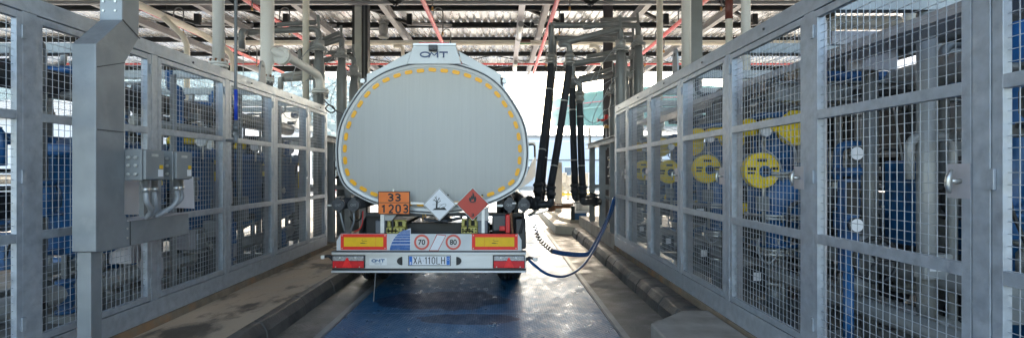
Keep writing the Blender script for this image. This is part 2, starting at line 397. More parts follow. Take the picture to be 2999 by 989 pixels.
# ------------------------------------------------------------------ mesh fences
PY=[9.52,8.62,7.34,6.07,4.80,3.53,2.26,.99]
def fence(side,X,ys,label):
    s=side                      # +1: machinery lies towards +X
    r=E('mesh_fence',(X,ys[0],.28),label,'fence')
    ya,yb=ys[-1],ys[0]
    MB().box(X,X+s*.08,ya,yb+.04,.28,.452).build('base_channel',galv,r,bevel=.004)
    m=MB().box(X,X+s*.09,ya,yb+.05,2.745,2.862)
    m.mat(1)
    y=ya+.6
    while y<yb: m.lathe((X+s*.001,y,2.80),(-s,0,0),[(0,.012),(.012,.012)],8); y+=1.27
    m.build('top_beam',[galv,steeld],r,bevel=.004)
    for y in ys:
        wd=.085 if abs(y-3.53)>.1 else .11
        MB().box(X-s*.003,X+s*.075,y-wd/2,y+wd/2,.453,2.743).build('post',galv,r,bevel=.003)
        MB().box(X+s*.12,X+s*.19,y+.10,y+.115,.3,2.74).box(X+s*.18,X+s*.19,y+.116,y+.15,.3,2.74).build('inner_post',galvl,r)
    for a,b in zip(ys[1:],ys[:-1]):
        y0,y1=a+.05,b-.05
        fx0,fx1=X-s*.002,X+s*.038
        fw=.048
        z=[.462,1.205,2.035,2.735]
        m=MB()
        for k,zz in enumerate(z):
            h=fw if k in(0,3) else .06
            za=zz if k==0 else zz-h/2 if k<3 else zz-h
            m.box(fx0,fx1,y0+fw,y1-fw,za,za+h)
        m.box(fx0,fx1,y0,y0+fw,z[0],z[3]); m.box(fx0,fx1,y1-fw,y1,z[0],z[3])
        # hinges
        for zz in (.62,1.62,2.6): m.box(X-s*.016,X-s*.003,y1-.02,y1+.012,zz-.045,zz+.045)
        dr=m.build('door',galv,r,bevel=.002)
        wm=MB(); t=.0034; c=.0515
        xx=X+s*.018
        n=int((y1-y0-2*fw)/c)
        for i in range(1,n+1):
            yy=y0+fw+i*(y1-y0-2*fw)/(n+1); wm.bar((xx,yy,z[0]+.02),(xx,yy,z[3]-.02),t,t)
        n=int((z[3]-z[0])/c)
        for i in range(1,n):
            zz=z[0]+i*(z[3]-z[0])/n; wm.bar((xx+s*t,y0+fw-.01,zz),(xx+s*t,y1-fw+.01,zz),t,t)
        wm.build('wire_mesh',wirem,dr)
        if s>0:
            l=MB(); yy=y0+.03
            l.box(X-.006,X-.002,yy-.03,yy+.09,1.53,1.69)
            l.mat(1); l.cyl((X-.006,yy+.02,1.61),(X-.05,yy+.02,1.61),.012,10)
            l.tube([(X-.055,yy+.02,1.555),(X-.062,yy+.02,1.59),(X-.06,yy+.02,1.625),(X-.045,yy+.02,1.665)],[.008,.013,.013,.006],8)
            l.build('latch',[galvl,steel],dr)
    # back row and cross members
    XB=X+s*2.1
    for y in ys: MB().bar((X+s*.095,y,2.80),(XB,y,2.80),.08,.09).build('cross_beam',galvo,r)
    for y in ys: MB().box(XB,XB+s*.1,y-.05,y+.05,.26,2.86).build('rear_post',galvo,r)
    MB().box(XB+s*.101,XB+s*.16,ya,yb+.05,2.745,2.862).box(XB+s*.101,XB+s*.16,ya,yb,1.2,1.26).build('rear_rail',galvo,r)
    if s<0: lugs=[7.05]
    else: lugs=[6.35]
    for y in lugs:
        MB().prism([(y-.10,2.863),(y+.10,2.863),(y+.075,3.10),(y+.045,3.16),(y,3.18),(y-.045,3.16),(y-.075,3.10)],X+s*.03,X+s*.05,'yz').mat(1).lathe((X+s*.029,y,3.10),(-s,0,0),[(0,.022),(.003,.022)],12).build('lifting_lug',[galvo,steeld],r)
    return r
fence(-1,-3.25,PY[:-1],'long galvanised mesh enclosure left of the lane, with the grey junction boxes in front')
fence(1,2.12,PY,'long galvanised mesh enclosure right of the lane, with chrome door latches')

# ------------------------------------------------------------------ skid equipment behind the right fence
def flow_meter(Y0,label):
    r=E('flow_meter',(2.65,Y0,.26),label,'flow meter','yellow faced flow meters behind the right fence')
    X=2.46; z=1.665
    m=MB(); poly=[]; Rr=.168
    # C-shaped yellow disc with slot to the right
    for k in range(41):
        a=R(-6)+2*math.pi*(1-17/360)*k/40; poly.append((X+Rr*math.cos(a),z+Rr*math.sin(a)))
    poly+= [(X+.05,z-.045),(X+.055,z-.005)]
    m.prism(poly,Y0-.03,Y0+.04)
    for k in range(12):
        a=2*math.pi*(k+.5)/12; m.cyl((X+.15*math.cos(a),Y0-.035,z+.15*math.sin(a)),(X+.15*math.cos(a),Y0-.029,z+.15*math.sin(a)),.006,6)
    dsc=m.build('cover_disc',yelp,r)
    for (a,b,c,e) in ((-.045,.045,.08,.11),(-.14,-.06,.0,.028),(.085,.15,.005,.03),(-.135,-.07,-.035,-.012)): MB().box(X+a,X+b,Y0-.033,Y0-.0305,z+c,z+e).build('rating_label',blks,dsc)
    m=MB(); m.lathe((X+.025,Y0-.06,z-.01),(0,1,0),[(0,.05),(.03,.055),(.1,.055)],20); dh=m.build('dial_housing',bluep,r); MB().box(X-.005,X+.055,Y0-.063,Y0-.0605,z-.035,z+.02).build('display',blks,dh)
    MB().lathe((X+.02,Y0+.04,z),(0,1,0),[(0,.13),(.06,.16),(.32,.16),(.36,.1)],24).build('meter_body',bluep,r)
    m=MB(); cx,cy=2.72,Y0+.22
    m.lathe((cx,cy,.92),(0,0,1),[(0,.12),(.0,.2),(.035,.2),(.035,.13),(.12,.15),(.26,.24),(.60,.26),(.68,.2),(.72,.2),(.72,.27),(.76,.27),(.76,.16),(1.25,.15),(1.25,.22),(1.30,.22),(1.30,.1)],24)
    for k in range(10):
        a=2*math.pi*k/10; m.cyl((cx+.235*math.cos(a),cy+.235*math.sin(a),1.66),(cx+.235*math.cos(a),cy+.235*math.sin(a),1.74),.014,6)
    m.build('separator_body',bluep,r)
    for zf in (1.22,1.62,2.12):
        m=MB(); flange(m,(cx,cy,zf),(0,0,1),.285 if zf<2 else .2,.018,12); m.build('flange_ring',steel if zf<2 else steeld,r)
    MB().cyl((cx-.22,cy-.2,.95),(cx-.22,cy-.2,2.0),.016,10).build('vent_pipe',steel,r)
    MB().tube(fillet([(cx-.05,cy-.27,1.0),(cx-.05,cy-.34,1.35),(cx+.2,cy-.34,1.42),(cx+.28,cy-.2,1.9)],.08),.02,10).build('bypass_pipe',steeld,r)
    MB().box(cx-.3,cx-.2,cy-.27,cy-.2,1.28,1.42).build('terminal_box',boxg,r,bevel=.005)
    MB().lathe((cx+.12,cy-.36,1.2),(0,-1,0),[(0,.05),(.03,.07),(.06,.05)],14).build('yellow_knob',yelp,r)
    MB().lathe((cx-.32,Y0+.1,2.0),(0,0,1),[(0,.07),(.05,.085),(.12,.085),(.16,.04)],16).build('yellow_cap',yelp,r)
    m=MB(); flange(m,(cx,cy,.87),(0,0,1),.17,.03,8); m.lathe((cx,cy,.55),(0,0,1),[(0,.16),(.03,.16),(.03,.1),(.27,.1)],20); m.build('bottom_flange',steel,r)
    MB().cyl((cx,cy,.3),(cx,cy,.55),.08,14).build('connecting_pipe',greyp,r); m=MB(); m.tube(fillet([(cx,cy,2.2),(cx,cy,2.62),(cx+.9,cy,2.62)],.15),.08,14); m.build('connecting_pipe',greyp,r)
    # yellow actuator above
    m=MB(); ax,az=2.80,2.07
    m.lathe((ax,Y0-.02,az),(0,1,0),[(0,.10),(.02,.165),(.08,.17),(.10,.12),(.2,.11)],24); m.lathe((ax-.24,Y0+.02,az+.03),(0,1,0),[(0,.06),(.12,.06)],14)
    m.box(ax-.2,ax-.1,Y0+.03,Y0+.1,az-.03,az+.09); m.build('actuator',yelp,r)
    m=MB(); m.lathe((X+.02,Y0-.08,z+.36),(0,1,0),[(0,.045),(.05,.05)],16); m.build('pressure_gauge',whs,r)
    for q in ((X-.13,X+.02,Y0+.02,Y0+.2,1.02,1.22),(2.9,3.1,Y0,Y0+.2,.95,1.3),(X-.05,X+.1,Y0+.1,Y0+.24,.5,.72)): MB().box(*q).build('control_box',blk,r,bevel=.006)
    for q in ((X-.11,X-.02,Y0+.012,Y0+.018,1.13,1.19),(X-.02,X+.05,Y0+.09,Y0+.098,.6,.68)): MB().box(*q).build('box_label',whs,r)
    m=MB(); pts=[(X+.1*math.cos(a)+.1,Y0+.05,.95+.17*math.sin(a)) for a in [R(20-k*22) for k in range(14)]]
    m.tube(smooth_path([(X+.05,Y0-.03,2.0),(X-.02,Y0-.06,1.9),(X+.08,Y0-.09,1.80),(X+.16,Y0-.05,1.72),(X+.22,Y0,1.5),(X+.2,Y0,1.2)]),.008,6)
    m.tube(smooth_path([(X+.18,Y0+.0,2.0),(X+.3,Y0-.06,1.85),(X+.28,Y0-.09,1.6),(X+.38,Y0,1.45)]),.007,6)
    m.tube(pts,.009,6); build_each(m,'cable',condg,r)
    MB().cyl((2.6,Y0-.14,.3),(2.6,Y0-.14,.75),.02).build('support_leg',greyp,r)
    return r
sup=['nearest of the four yellow faced blue flow meters behind the right fence','second nearest yellow faced blue flow meter behind the right fence','third yellow faced flow meter behind the right fence, counted from the near end','farthest of the four yellow faced flow meters behind the right fence']
proto=flow_meter(4.86,sup[0])
for k,Y0 in enumerate((6.16,7.50,8.92)):
    c=copy_tree(proto); c.location=(2.65,Y0,.26+(.02,-.015,.01)[k]); c.rotation_euler=(0,0,R((4,-5,7)[k])); c['label']=sup[k+1]
def pipe(path,r,mat,label,name='pipe',cat='pipe',group=None,fil=.18,flanges=(),n=16):
    rt=E(name,path[0],label,cat,group)
    m=MB().tube(fillet(path,fil),r,n); m.build('pipe_run',mat,rt)
    if flanges:
        for p,dd,fr in flanges:
            m=MB(); flange(m,p,dd,fr); m.build('flange',mat,rt)
    return rt
# near bay of the right skid: blue column, gauges, pipes
r=E('level_gauge_column',(2.45,2.98,.28),'slim blue instrument column with white dials in the nearest bay of the right enclosure','gauge')
m=MB().box(2.43,2.53,3.62,3.7,.95,1.60).box(2.41,2.55,3.6,3.72,1.25,1.32).lathe((2.48,3.66,1.63),(0,0,1),[(0,.09),(.05,.09)],16); m.cyl((2.48,3.66,.28),(2.48,3.66,.95),.035)
m.mat(1).box(2.44,2.52,3.612,3.617,1.35,1.58); m.build('column',[bluep,blks],r)
for z in (1.72,1.22):
    m=MB().lathe((2.48,3.60,z+.06),(0,-1,0),[(0,.05),(.03,.055)],18); dd=m.build('dial',steeld,r); MB().lathe((2.48,3.5695,z+.06),(0,-1,0),[(0,.045),(.002,.045)],18).build('dial_face',whs,dd)
pipe([(2.88,4.0,.3),(2.88,4.0,2.7)],.055,greyp,'thick grey upright pipe just right of the blue column in the right enclosure',flanges=[((2.88,4.0,1.05),(0,0,1),.12)])
pipe([(2.95,3.55,.3),(2.95,3.55,2.75)],.06,greyl,'pale grey upright pipe at the near end of the right enclosure')
pipe([(3.3,3.3,.3),(3.3,3.3,2.75)],.07,bluep,'dark blue upright pipe at the near end of the right enclosure',flanges=[((3.3,3.3,1.4),(0,0,1),.14)])
pipe([(2.62,.5,.68),(2.62,9.4,.68)],.065,greyp,'long low grey pipe running the length of the right enclosure, nearest the doors',n=14)
pipe([(3.05,.5,.92),(3.05,9.4,.92)],.085,greyp,'long low grey pipe running the length of the right enclosure, deeper inside',n=14)
pipe([(3.5,.5,2.45),(3.5,9.4,2.45)],.11,greyl,'thick pale overhead pipe running inside the right enclosure',n=18)
pipe([(3.1,.5,2.62),(3.1,9.4,2.62)],.06,greyp,'thin overhead pipe running inside the right enclosure near the doors',n=14)
r=E('handwheel_valve',(2.52,3.4,.3),'black handwheel valve low in the nearest bay of the right enclosure','valve')
m=MB(); m.tube([(2.56+.15*math.cos(a),3.5,1.05+.15*math.sin(a)) for a in [2*math.pi*k/24 for k in range(25)]],.014,8)
for a in (0,2.1,4.2): m.tube([(2.56,3.5,1.05),(2.56+.15*math.cos(a),3.5,1.05+.15*math.sin(a))],.009,6)
m.build('handwheel',blk,r); MB().cyl((2.56,3.5,1.05),(2.56,3.75,1.05),.02).lathe((2.56,3.72,.8),(0,0,1),[(0,.1),(.1,.1),(.1,.06),(.35,.06),(.35,.1),(.4,.1)],16).build('valve_body',greyp,r)
r=E('instrument_box',(2.85,3.5,.95),'pale grey instrument box beside the black handwheel in the right enclosure','box')
MB().box(2.83,3.02,3.42,3.52,.93,1.1).build('casing',greyl,r,bevel=.01); MB().box(2.86,2.95,3.414,3.419,.99,1.04).build('nameplate',whs,r)
r=E('cable_tray',(2.5,.5,2.52),'perforated cable tray under the top beams of the right enclosure','cable tray')
m=MB().box(2.45,2.75,.5,9.4,2.50,2.505).box(2.447,2.45,.5,9.4,2.50,2.56).box(2.75,2.753,.5,9.4,2.50,2.56); m.build('tray',galvl,r)
m=MB()
for k in range(5): m.tube([(2.5+.05*k,.5,2.525),(2.5+.05*k,9.4,2.525)],.014,6)
build_each(m,'cable',blk,r)
r=E('ceiling_beam',(2.3,3.4,2.3),'pair of pale steel cross beams high in the nearest bay of the right enclosure','beam')
MB().ibeam((2.3,4.3,2.32),(4.2,4.3,2.32),.14,.16).build('lower_beam',galvo,r); MB().box(2.52,3.15,3.9,3.94,2.62,2.72).box(2.62,2.98,3.86,3.9,2.42,2.60).build('bracket_plate',galvl,r)
r=E('alarm_bell',(2.52,4.3,2.55),'small red round bell mounted high in the nearest bay of the right enclosure','bell')
MB().lathe((2.55,4.2,2.52),(0,-1,0),[(0,.06),(.04,.055),(.06,.02)],18).build('dome',extr,r); MB().box(2.53,2.57,4.2,4.24,2.5,2.6).build('bracket',blk,r)
r=E('tube_light',(4.0,4.6,2.75),'lit fluorescent tube seen through the mesh at the upper right','light')
MB().cyl((4.05,5.2,2.9),(4.05,6.1,2.9),.03).build('tube',lamp_e,r); MB().box(4.0,4.1,5.15,6.15,2.94,2.98).build('housing',galvl,r)
# other equipment beyond the right enclosure
for k,(x,y,h,rr,mt,lb) in enumerate(((5.2,4.2,3.9,.13,greyp,'fat grey upright pipe beyond the right enclosure, nearest the camera'),(5.3,6.6,4.2,.1,greyl,'pale upright pipe beyond the middle of the right enclosure'),(5.6,8.8,4.2,.12,greyp,'grey upright pipe beyond the far end of the right enclosure'))):
    pipe([(x,y,.0),(x,y,h),(x+1.2,y,h)],rr,mt,lb)
r=E('equipment_frame',(5.0,3.0,0),'dark steel service frame standing beyond the right enclosure','frame')
for x in (4.9,6.3):
    for y in (2.6,4.4,6.2,8.0): MB().box(x,x+.12,y,y+.12,.26,3.4).build('upright',blk,r)
for z in (.9,1.9,2.6,3.3):
    for x in (4.96,6.36): MB().bar((x,2.6,z),(x,8.1,z),.1,.12).build('rail',greyp,r)
pq=random.Random(5)
for x in (5.0,6.4):
    for y in (2.65,3.5,4.45,5.3,6.25,7.1):
        for z0,z1 in ((.3,.85),(.96,1.35),(1.4,1.85),(1.96,2.55),(2.66,3.25)):
            if pq.random()<.94: MB().box(x+.02,x+.05,y+.1,y+.82,z0,z1).build('backdrop_panel',pq.choice((blk,steeld,bluep,purl)),r)  # added dark panels that block the bright sky and yard behind the mesh
OR5=['nearest','second','third','fourth','farthest']
for k,y in enumerate((2.6,3.9,5.2,6.5,7.8)):
    r=E('pump',(3.5,y,.26),OR5[k]+' dark pump on the floor of the right enclosure behind the meters','pump','pumps in the right enclosure')
    MB().lathe((3.5,y,.55),(1,0,0),[(0,.16),(.1,.22),(.5,.22),(.6,.12)],18).build('pump_casing',steeld,r); MB().box(3.4,4.1,y-.2,y+.2,.26,.325).build('base_plate',greyp,r)
for k,y in enumerate((3.2,4.5,5.8,7.1)):
    r=E('blue_cabinet',(3.7,y,.9),('nearest','second','third','farthest')[k]+' blue instrument cabinet deep inside the right enclosure','cabinet','blue cabinets in the right enclosure')
    MB().box(3.5,3.95,y-.18,y+.18,.9,1.75).build('casing',bluep,r,bevel=.01); MB().cyl((3.72,y,.26),(3.72,y,.9),.04).build('stand',greyp,r); MB().box(3.6,3.85,y-.185,y-.181,1.3,1.6).build('nameplate',blks,r)
def clutter(xa,xb,ya,yb,seed,label,n=9,dxs=(-.3,.3,.45),grp=None):
    q=random.Random(seed); r=E('pipework',((xa+xb)/2,(ya+yb)/2,.26),label,'pipework',grp)
    mats=[steeld,blk,greyp,bluep,bluep,greyl]
    for k in range(n):
        x=q.uniform(xa,xb); y=q.uniform(ya,yb); rr=q.choice((.02,.03,.04,.055)); z0=q.choice((.3,.3,.8,1.2)); z1=q.choice((1.3,1.9,2.6,2.7))
        if z1<z0+.4: z1=z0+.8
        dx=q.choice(dxs); mt=q.choice(mats)
        MB().tube(fillet([(x,y,z0),(x,y,z1),(x+dx,y,z1),(x+dx,y,z1+q.choice((-.3,.2)))],.1),rr,10).build('pipe_run',mt,r)
        m=MB(); flange(m,(x,y,q.uniform(z0+.1,z1-.15)),(0,0,1),rr*2.2,.022,6); m.build('flange',q.choice((steel,steeld,greyp)),r)
    for k in range(n-2):
        x=q.uniform(xa,xb); z=q.uniform(.5,2.6); rr=q.choice((.025,.04,.06)); MB().cyl((x,ya,z),(x,yb,z),rr,10).build('header',q.choice(mats),r)
    for k in range(5):
        y=q.uniform(ya,yb); z=q.choice((.6,1.0,2.3,2.5,2.65)); MB().cyl((xa,y,z),(xb,y,z),q.choice((.03,.05)),10).build('cross_pipe',q.choice(mats),r)
    for k in range(6):
        x=q.uniform(xa,xb); y=q.uniform(ya,yb); z=q.choice((.45,.7,.95,1.3,1.9)); w_=q.uniform(.06,.13)
        MB().lathe((x,y,z),(0,0,1),[(0,w_),(.03,w_),(.03,w_*.6),(.08,w_*.9),(.2,w_*.9),(.25,w_*.6),(.25,w_),(.28,w_)],14).build('valve',q.choice((steeld,blk,steel,bluep,greyp)),r)
    for k in range(4):
        x=q.uniform(xa,xb); y=q.uniform(ya,yb); z=q.uniform(.4,1.3); w_=q.uniform(.06,.14)
        MB().box(x-w_,x+w_,y-.06,y+.06,z,z+w_*2.2).build('terminal_box',q.choice((blk,steeld,galvl,boxg)),r,bevel=.005)
    for k in range(n//2):
        x=q.uniform(xa,xb); y=q.uniform(ya,yb); P=[(x,y,q.uniform(.5,1)),(x+q.uniform(-.08,.08),y+.15,q.uniform(1,1.4)),(x+q.uniform(-.08,.08),y+.2,q.uniform(1.4,2)),(x,y+.3,q.uniform(2,2.6))]
        MB().tube(smooth_path(P,5),.011,6).build('cable',q.choice((blk,condg,blk)),r)
    m=MB()
    for k in range(3): y=ya+(yb-ya)*k/2.01; m.box(xa,xb,y,y+.05,2.3+.12*k,2.36+.12*k)
    return r
OR4=['nearest','second','third','farthest']
for k,(a,b) in enumerate(((1.0,3.4),(3.5,5.3),(5.4,7.3),(7.4,9.4))):
    clutter(2.9,4.2,a,b,20+k,OR4[k]+' section of dark tangled pipework deep inside the right enclosure',grp='pipework behind the right meters')
for k,(a,b) in enumerate(((3.0,4.9),(5.0,6.5),(6.6,8.0),(8.1,9.4))):
    clutter(-5.3,-4.3,a,b,40+k,OR4[k]+' section of dark pipework at the back of the left enclosure',grp='pipework behind the left vessels')
    clutter(-3.72,-3.6,a,b,60+k,OR4[k]+' section of thin pipework just inside the left enclosure mesh',n=2,dxs=(-.12,-.2),grp='thin pipework behind the left mesh')

# ------------------------------------------------------------------ left enclosure equipment
def vessel(Y0,label):
    r=E('filter_vessel',(-4.0,Y0,.26),label,'filter vessel','blue filter vessels behind the left fence')
    x=-4.02
    m=MB().lathe((x,Y0,.78),(0,0,1),[(0,.1),(.06,.22),(.16,.37),(1.02,.37),(1.02,.43),(1.07,.43),(1.085,.43),(1.13,.43),(1.13,.37),(1.2,.24),(1.23,.05)],28)
    for k in range(14):
        a=2*math.pi*k/14; m.cyl((x+.40*math.cos(a),Y0+.40*math.sin(a),1.77),(x+.40*math.cos(a),Y0+.40*math.sin(a),1.95),.014,6)
    m.build('shell',bluep,r)
    for a in (.7,2.3,3.9,5.5): MB().box(x+.24*math.cos(a)-.025,x+.24*math.cos(a)+.025,Y0+.24*math.sin(a)-.025,Y0+.24*math.sin(a)+.025,.26,.95).build('leg',greyp,r)
    MB().lathe((x+.08,Y0-.12,1.99),(0,0,1),[(0,.15),(.05,.16),(.09,.12),(.12,.04),(.22,.03)],20).build('cap',yelp,r)
    g=MB().lathe((x+.42,Y0-.25,2.02),(0,-1,0),[(0,.065),(.03,.07)],20).cyl((x+.42,Y0-.24,1.8),(x+.42,Y0-.24,1.97),.012,8).build('gauge',steel,r)
    MB().lathe((x+.42,Y0-.2805,2.02),(0,-1,0),[(0,.058),(.002,.058)],20).build('gauge_face',whs,g)
    MB().lathe((x+.3,Y0+.40,1.55),(0,-1,0),[(0,.08),(.03,.11),(.12,.11),(.14,.06)],18).lathe((x+.3,Y0+.34,1.75),(0,0,1),[(0,.07),(.14,.07)],14).lathe((x+.3,Y0+.34,1.35),(0,0,1),[(0,.06),(.12,.06)],14).build('side_valve',yelp,r)
    m=MB().tube(fillet([(x+.3,Y0+.34,.45),(x+.3,Y0+.34,1.4)],.1),.035,10).tube(fillet([(x+.22,Y0+.5,1.3),(x+.34,Y0+.5,1.6),(x+.34,Y0+.6,1.9)],.08),.02,8); m.build('drain_pipe',greyl,r)
    return r
ll=['blue filter vessel with yellow cap behind the junction boxes','blue filter vessel with yellow cap in the bay left of the blue banded drop pipe','blue filter vessel in the bay just right of the blue banded drop pipe','blue filter vessel in the farthest bay of the left enclosure']
pv=vessel(6.42,ll[1])
for Y0,lb in ((5.1,ll[0]),(7.75,ll[2]),(9.0,ll[3])):
    c=copy_tree(pv); c.location=(-4.0,Y0,.26); c['label']=lb
pipe([(-3.75,1.5,.62),(-3.75,9.4,.62)],.085,greyl,'long pale grey pipe low inside the left enclosure nearest the mesh',n=16)
pipe([(-4.6,1.5,.5),(-4.6,9.4,.5)],.07,greyp,'long darker pipe low inside the left enclosure, deeper inside',n=14)
pipe([(-3.9,1.5,2.42),(-3.9,9.4,2.42)],.11,steeld,'thick dark overhead pipe inside the left enclosure',n=18,flanges=[((-3.9,5.6,2.42),(0,1,0),.17),((-3.9,7.2,2.42),(0,1,0),.17)])
pipe([(-4.5,1.5,2.58),(-4.5,9.4,2.58)],.07,greyl,'pale overhead pipe at the back of the left enclosure',n=14)
for i,(y,mt) in enumerate(((5.55,greyl),(6.95,greyp),(8.2,greyl))):
    pipe([(-3.55,y,.3),(-3.55,y,2.7)],.03,mt,'thin upright pipe just inside the left enclosure, '+['nearest of three','middle of three','farthest of three'][i],n=12,group='thin upright pipes in the left enclosure')
pipe([(-3.6,5.0,2.15),(-3.6,6.6,2.15),(-4.4,6.6,2.15)],.045,greyl,'pale elbow pipe above the nearest blue vessels on the left')
r=E('instrument_box',(-3.6,6.95,.9),'pale grey instrument box low in the left enclosure right of the duct arm','box'); MB().box(-3.72,-3.5,6.3,6.55,.85,1.05).build('casing',greyl,r,bevel=.01); MB().cyl((-3.6,6.42,.3),(-3.6,6.42,.85),.02).build('stem',greyp,r)
m=MB().box(-3.62,-3.42,1.5,9.4,.262,.33).box(-4.9,-4.7,1.5,9.4,.262,.33)
y=2
while y<9.3: m.box(-4.699,-3.621,y,y+.1,.262,.325); y+=.9
lbl(m.build('skid_frame',greyp),'low grey steel skid frame on the floor of the left enclosure','frame')
m=MB().box(2.42,2.54,.5,9.4,.262,.36).box(4.0,4.12,.5,9.4,.262,.36)
y=1.2
while y<9.3: m.box(2.541,3.999,y,y+.1,.262,.355); y+=1.0
lbl(m.build('skid_frame',greyp),'low grey steel skid frame on the floor of the right enclosure','frame')

# ------------------------------------------------------------------ upright process pipes rising to the roof
def riser(x,y,rd,zb,label,mat=cream,band=None,valve=False,taper=False,ztop=8.0):
    r=E('riser_pipe',(x,y,.26),label,'pipe')
    m=MB()
    if taper: m.lathe((x,y,zb),(0,0,1),[(0,rd*.62),(.12,rd*.62),(.3,rd),(ztop-zb,rd)],24)
    else: m.lathe((x,y,zb),(0,0,1),[(0,rd),(ztop-zb,rd)],24)
    m.build('pipe_run',mat,r)
    m=MB(); fr=(rd*.62 if taper else rd)*1.65; flange(m,(x,y,zb),(0,0,1),fr,.028,10); m.build('flange',mat,r)
    for k in range(8):
        a=2*math.pi*(k+.25)/8; MB().cyl((x+fr*.82*math.cos(a),y+fr*.82*math.sin(a),zb+.03),(x+fr*.82*math.cos(a),y+fr*.82*math.sin(a),zb+.075),.016,6).build('rusty_bolt',rustm,r)
    m=MB().cyl((x,y,.3),(x,y,zb-.04),rd*.8,16); m.build('lower_pipe',greyp,r)
    if band: MB().lathe((x,y,band[0]),(0,0,1),[(0,rd+.003),(band[1]-band[0],rd+.003)],24).build('brown_band',M('band_brown',(.13,.03,.02),.5),r)
    if valve:
        m=MB().lathe((x,y,zb-.42),(0,0,1),[(0,fr),(.03,fr),(.03,rd),(.1,rd*1.5),(.2,rd*1.6),(.28,rd),(.33,rd),(.33,fr),(.36,fr)],20)
        m.cyl((x,y-.1,zb-.24),(x,y-.28,zb-.24),.025,8); m.build('check_valve',greyl,r)
    return r
def ry(sx,X): return 1500*X/(sx-1468)
for sx,X,wpx,zb,lb,kw in ((640,-3.9,32,3.12,'white riser pipe with rusty bolted flange above the left fence, nearest the camera',dict()),
    (783,-3.9,38,3.18,'widest white riser above the left fence, tapering down to its flange',dict(taper=True)),
    (896,-3.95,19,3.0,'thin cream riser ending in a flanged valve above the far end of the left fence',dict(valve=True)),
    (1932,3.6,18,3.0,'thin cream riser ending in a bulbous valve above the far end of the right fence',dict(valve=True)),
    (2010,3.35,27,2.7,'off white riser pipe in front of the grey steel column on the right',dict(band=(5.15,5.35))),
    (2135,3.4,20,2.7,'cream riser pipe with dark brown band above the right fence',dict(band=(3.92,4.28))),
    (2184,3.5,26,2.7,'plain cream riser right of the brown banded one',dict())):
    y=ry(sx,X); riser(X,y,wpx/3000*y,zb,lb,mat=creamw if wpx>25 else cream,**kw)
# offset arm leaving the wide riser
y=ry(783,-3.9)
r=E('branch_pipe',(-3.7,y,3.2),'white branch pipe with end flange bending down beside the wide white riser','pipe')
a=at(838,165,y); b=at(935,222,y+1.0); c=at(938,268,y+1.0)
MB().tube(fillet([at(800,150,y),a,b,c],.16),.075,16).build('pipe_run',creamw,r)
m=MB(); flange(m,at(826,165,y),Vector(b-a),.15,.03,8); m.build('flange',creamw,r); m=MB(); flange(m,c,(0,0,1),.15,.03,8); m.build('lower_flange',creamw,r)
MB().cyl(c-Vector((0,0,.05)),(c.x,c.y,.3),.06,12).build('lower_pipe',greyp,r)

# ------------------------------------------------------------------ galvanised duct stand, junction boxes, drop pipe (left foreground)
r=E('cable_duct',(-2.9,3.5,0),'tall galvanised cable duct with a horizontal arm in the left foreground','cable duct')
XD0,XD1=-3.02,-2.85
poly=[(3.60,1.09),(3.66,1.08),(4.67,1.09),(4.67,1.275),(3.98,1.275),(3.91,1.29),(3.878,1.34),(3.876,2.47),(4.03,2.70),(4.04,3.6),(4.04,6.0),(3.85,6.0),(3.85,2.79),(3.60,2.55)]
MB().prism(poly,XD0,XD1,'yz').build('duct_body',galvo,r,bevel=.006)
m=MB().bar((XD1+.003,3.85,2.795),(XD1+.003,4.035,2.70),.004,.008).bar((XD1+.003,3.61,2.39),(XD1+.003,3.874,2.475),.004,.006).bar((XD1+.003,3.61,1.95),(XD1+.003,3.874,1.95),.003,.006).bar((XD1+.003,3.93,1.09),(XD1+.003,3.93,1.275),.006,.003,(0,1,0))
for z in (3.0,3.4,3.8): m.bar((XD1+.003,3.86,z),(XD1+.003,4.03,z),.003,.005)
build_each(m,'seam',steeld,r)
m=MB()
for z in (1.15,1.22): m.lathe((XD1,3.9,z),(1,0,0),[(0,.008),(.006,.008)],8)
for z in (2.86,2.93,3.05): 
    for x in (-2.99,-2.90): m.lathe((x,3.85,z),(0,-1,0),[(0,.009),(.006,.009)],8)
build_each(m,'bolt',steel,r)
MB().box(XD1+.001,XD1+.02,3.95,4.66,1.276,1.281).box(XD0-.012,XD1+.012,3.90,4.66,1.2755,1.283).build('arm_lid',galvl,r)
MB().box(-3.0,-2.9,3.62,3.72,.2,1.085).build('support_post',galvo,r,bevel=.004)
def jbox(y0,x1,label,glands):
    r=E('junction_box',(-2.8,y0,1.58),label,'junction box')
    z0,z1=1.585,1.825
    MB().box(-2.88,x1-.002,y0,y0+.235,z0,z1).build('casing',boxg,r,bevel=.008)
    m=MB().box(x1,x1+.022,y0+.01,y0+.225,z0+.008,z1-.008).build('lid',M('junction_box_lid',(.235,.25,.255),.5,.1,.06,8),r,bevel=.006)
    MB().box(x1+.0225,x1+.025,y0+.07,y0+.15,z1-.055,z1-.035).build('nameplate',steel,m)
    MB().box(x1+.0225,x1+.025,y0+.165,y0+.205,z0+.09,z0+.12).build('yellow_sticker',yelr,m)
    MB().box(x1+.0225,x1+.025,y0+.15,y0+.205,z0+.03,z0+.085).build('white_sticker',whs,m)
    for gx in glands:
        for k,z in enumerate((.05,.115,.175)):
            MB().lathe((gx,y0,z0+z),(0,-1,0),[(0,.013),(.012,.013),(.012,.008),(.02,.008)],10).build('gland',steel,r)
    return r
jbox(3.88,-2.722,'grey junction box with six round glands, nearer of the two on the duct',(-2.82,-2.765))
jbox(4.24,-2.715,'grey junction box with three visible glands, farther of the two on the duct',(-2.762,))
MB_=MB().box(-3.0,-2.88,3.9,4.6,1.66,1.72).box(-2.97,-2.93,4.2,4.24,1.275,1.66); lbl(MB_.build('mounting_rail',galvo),'galvanised rail holding the two junction boxes above the duct arm','bracket')
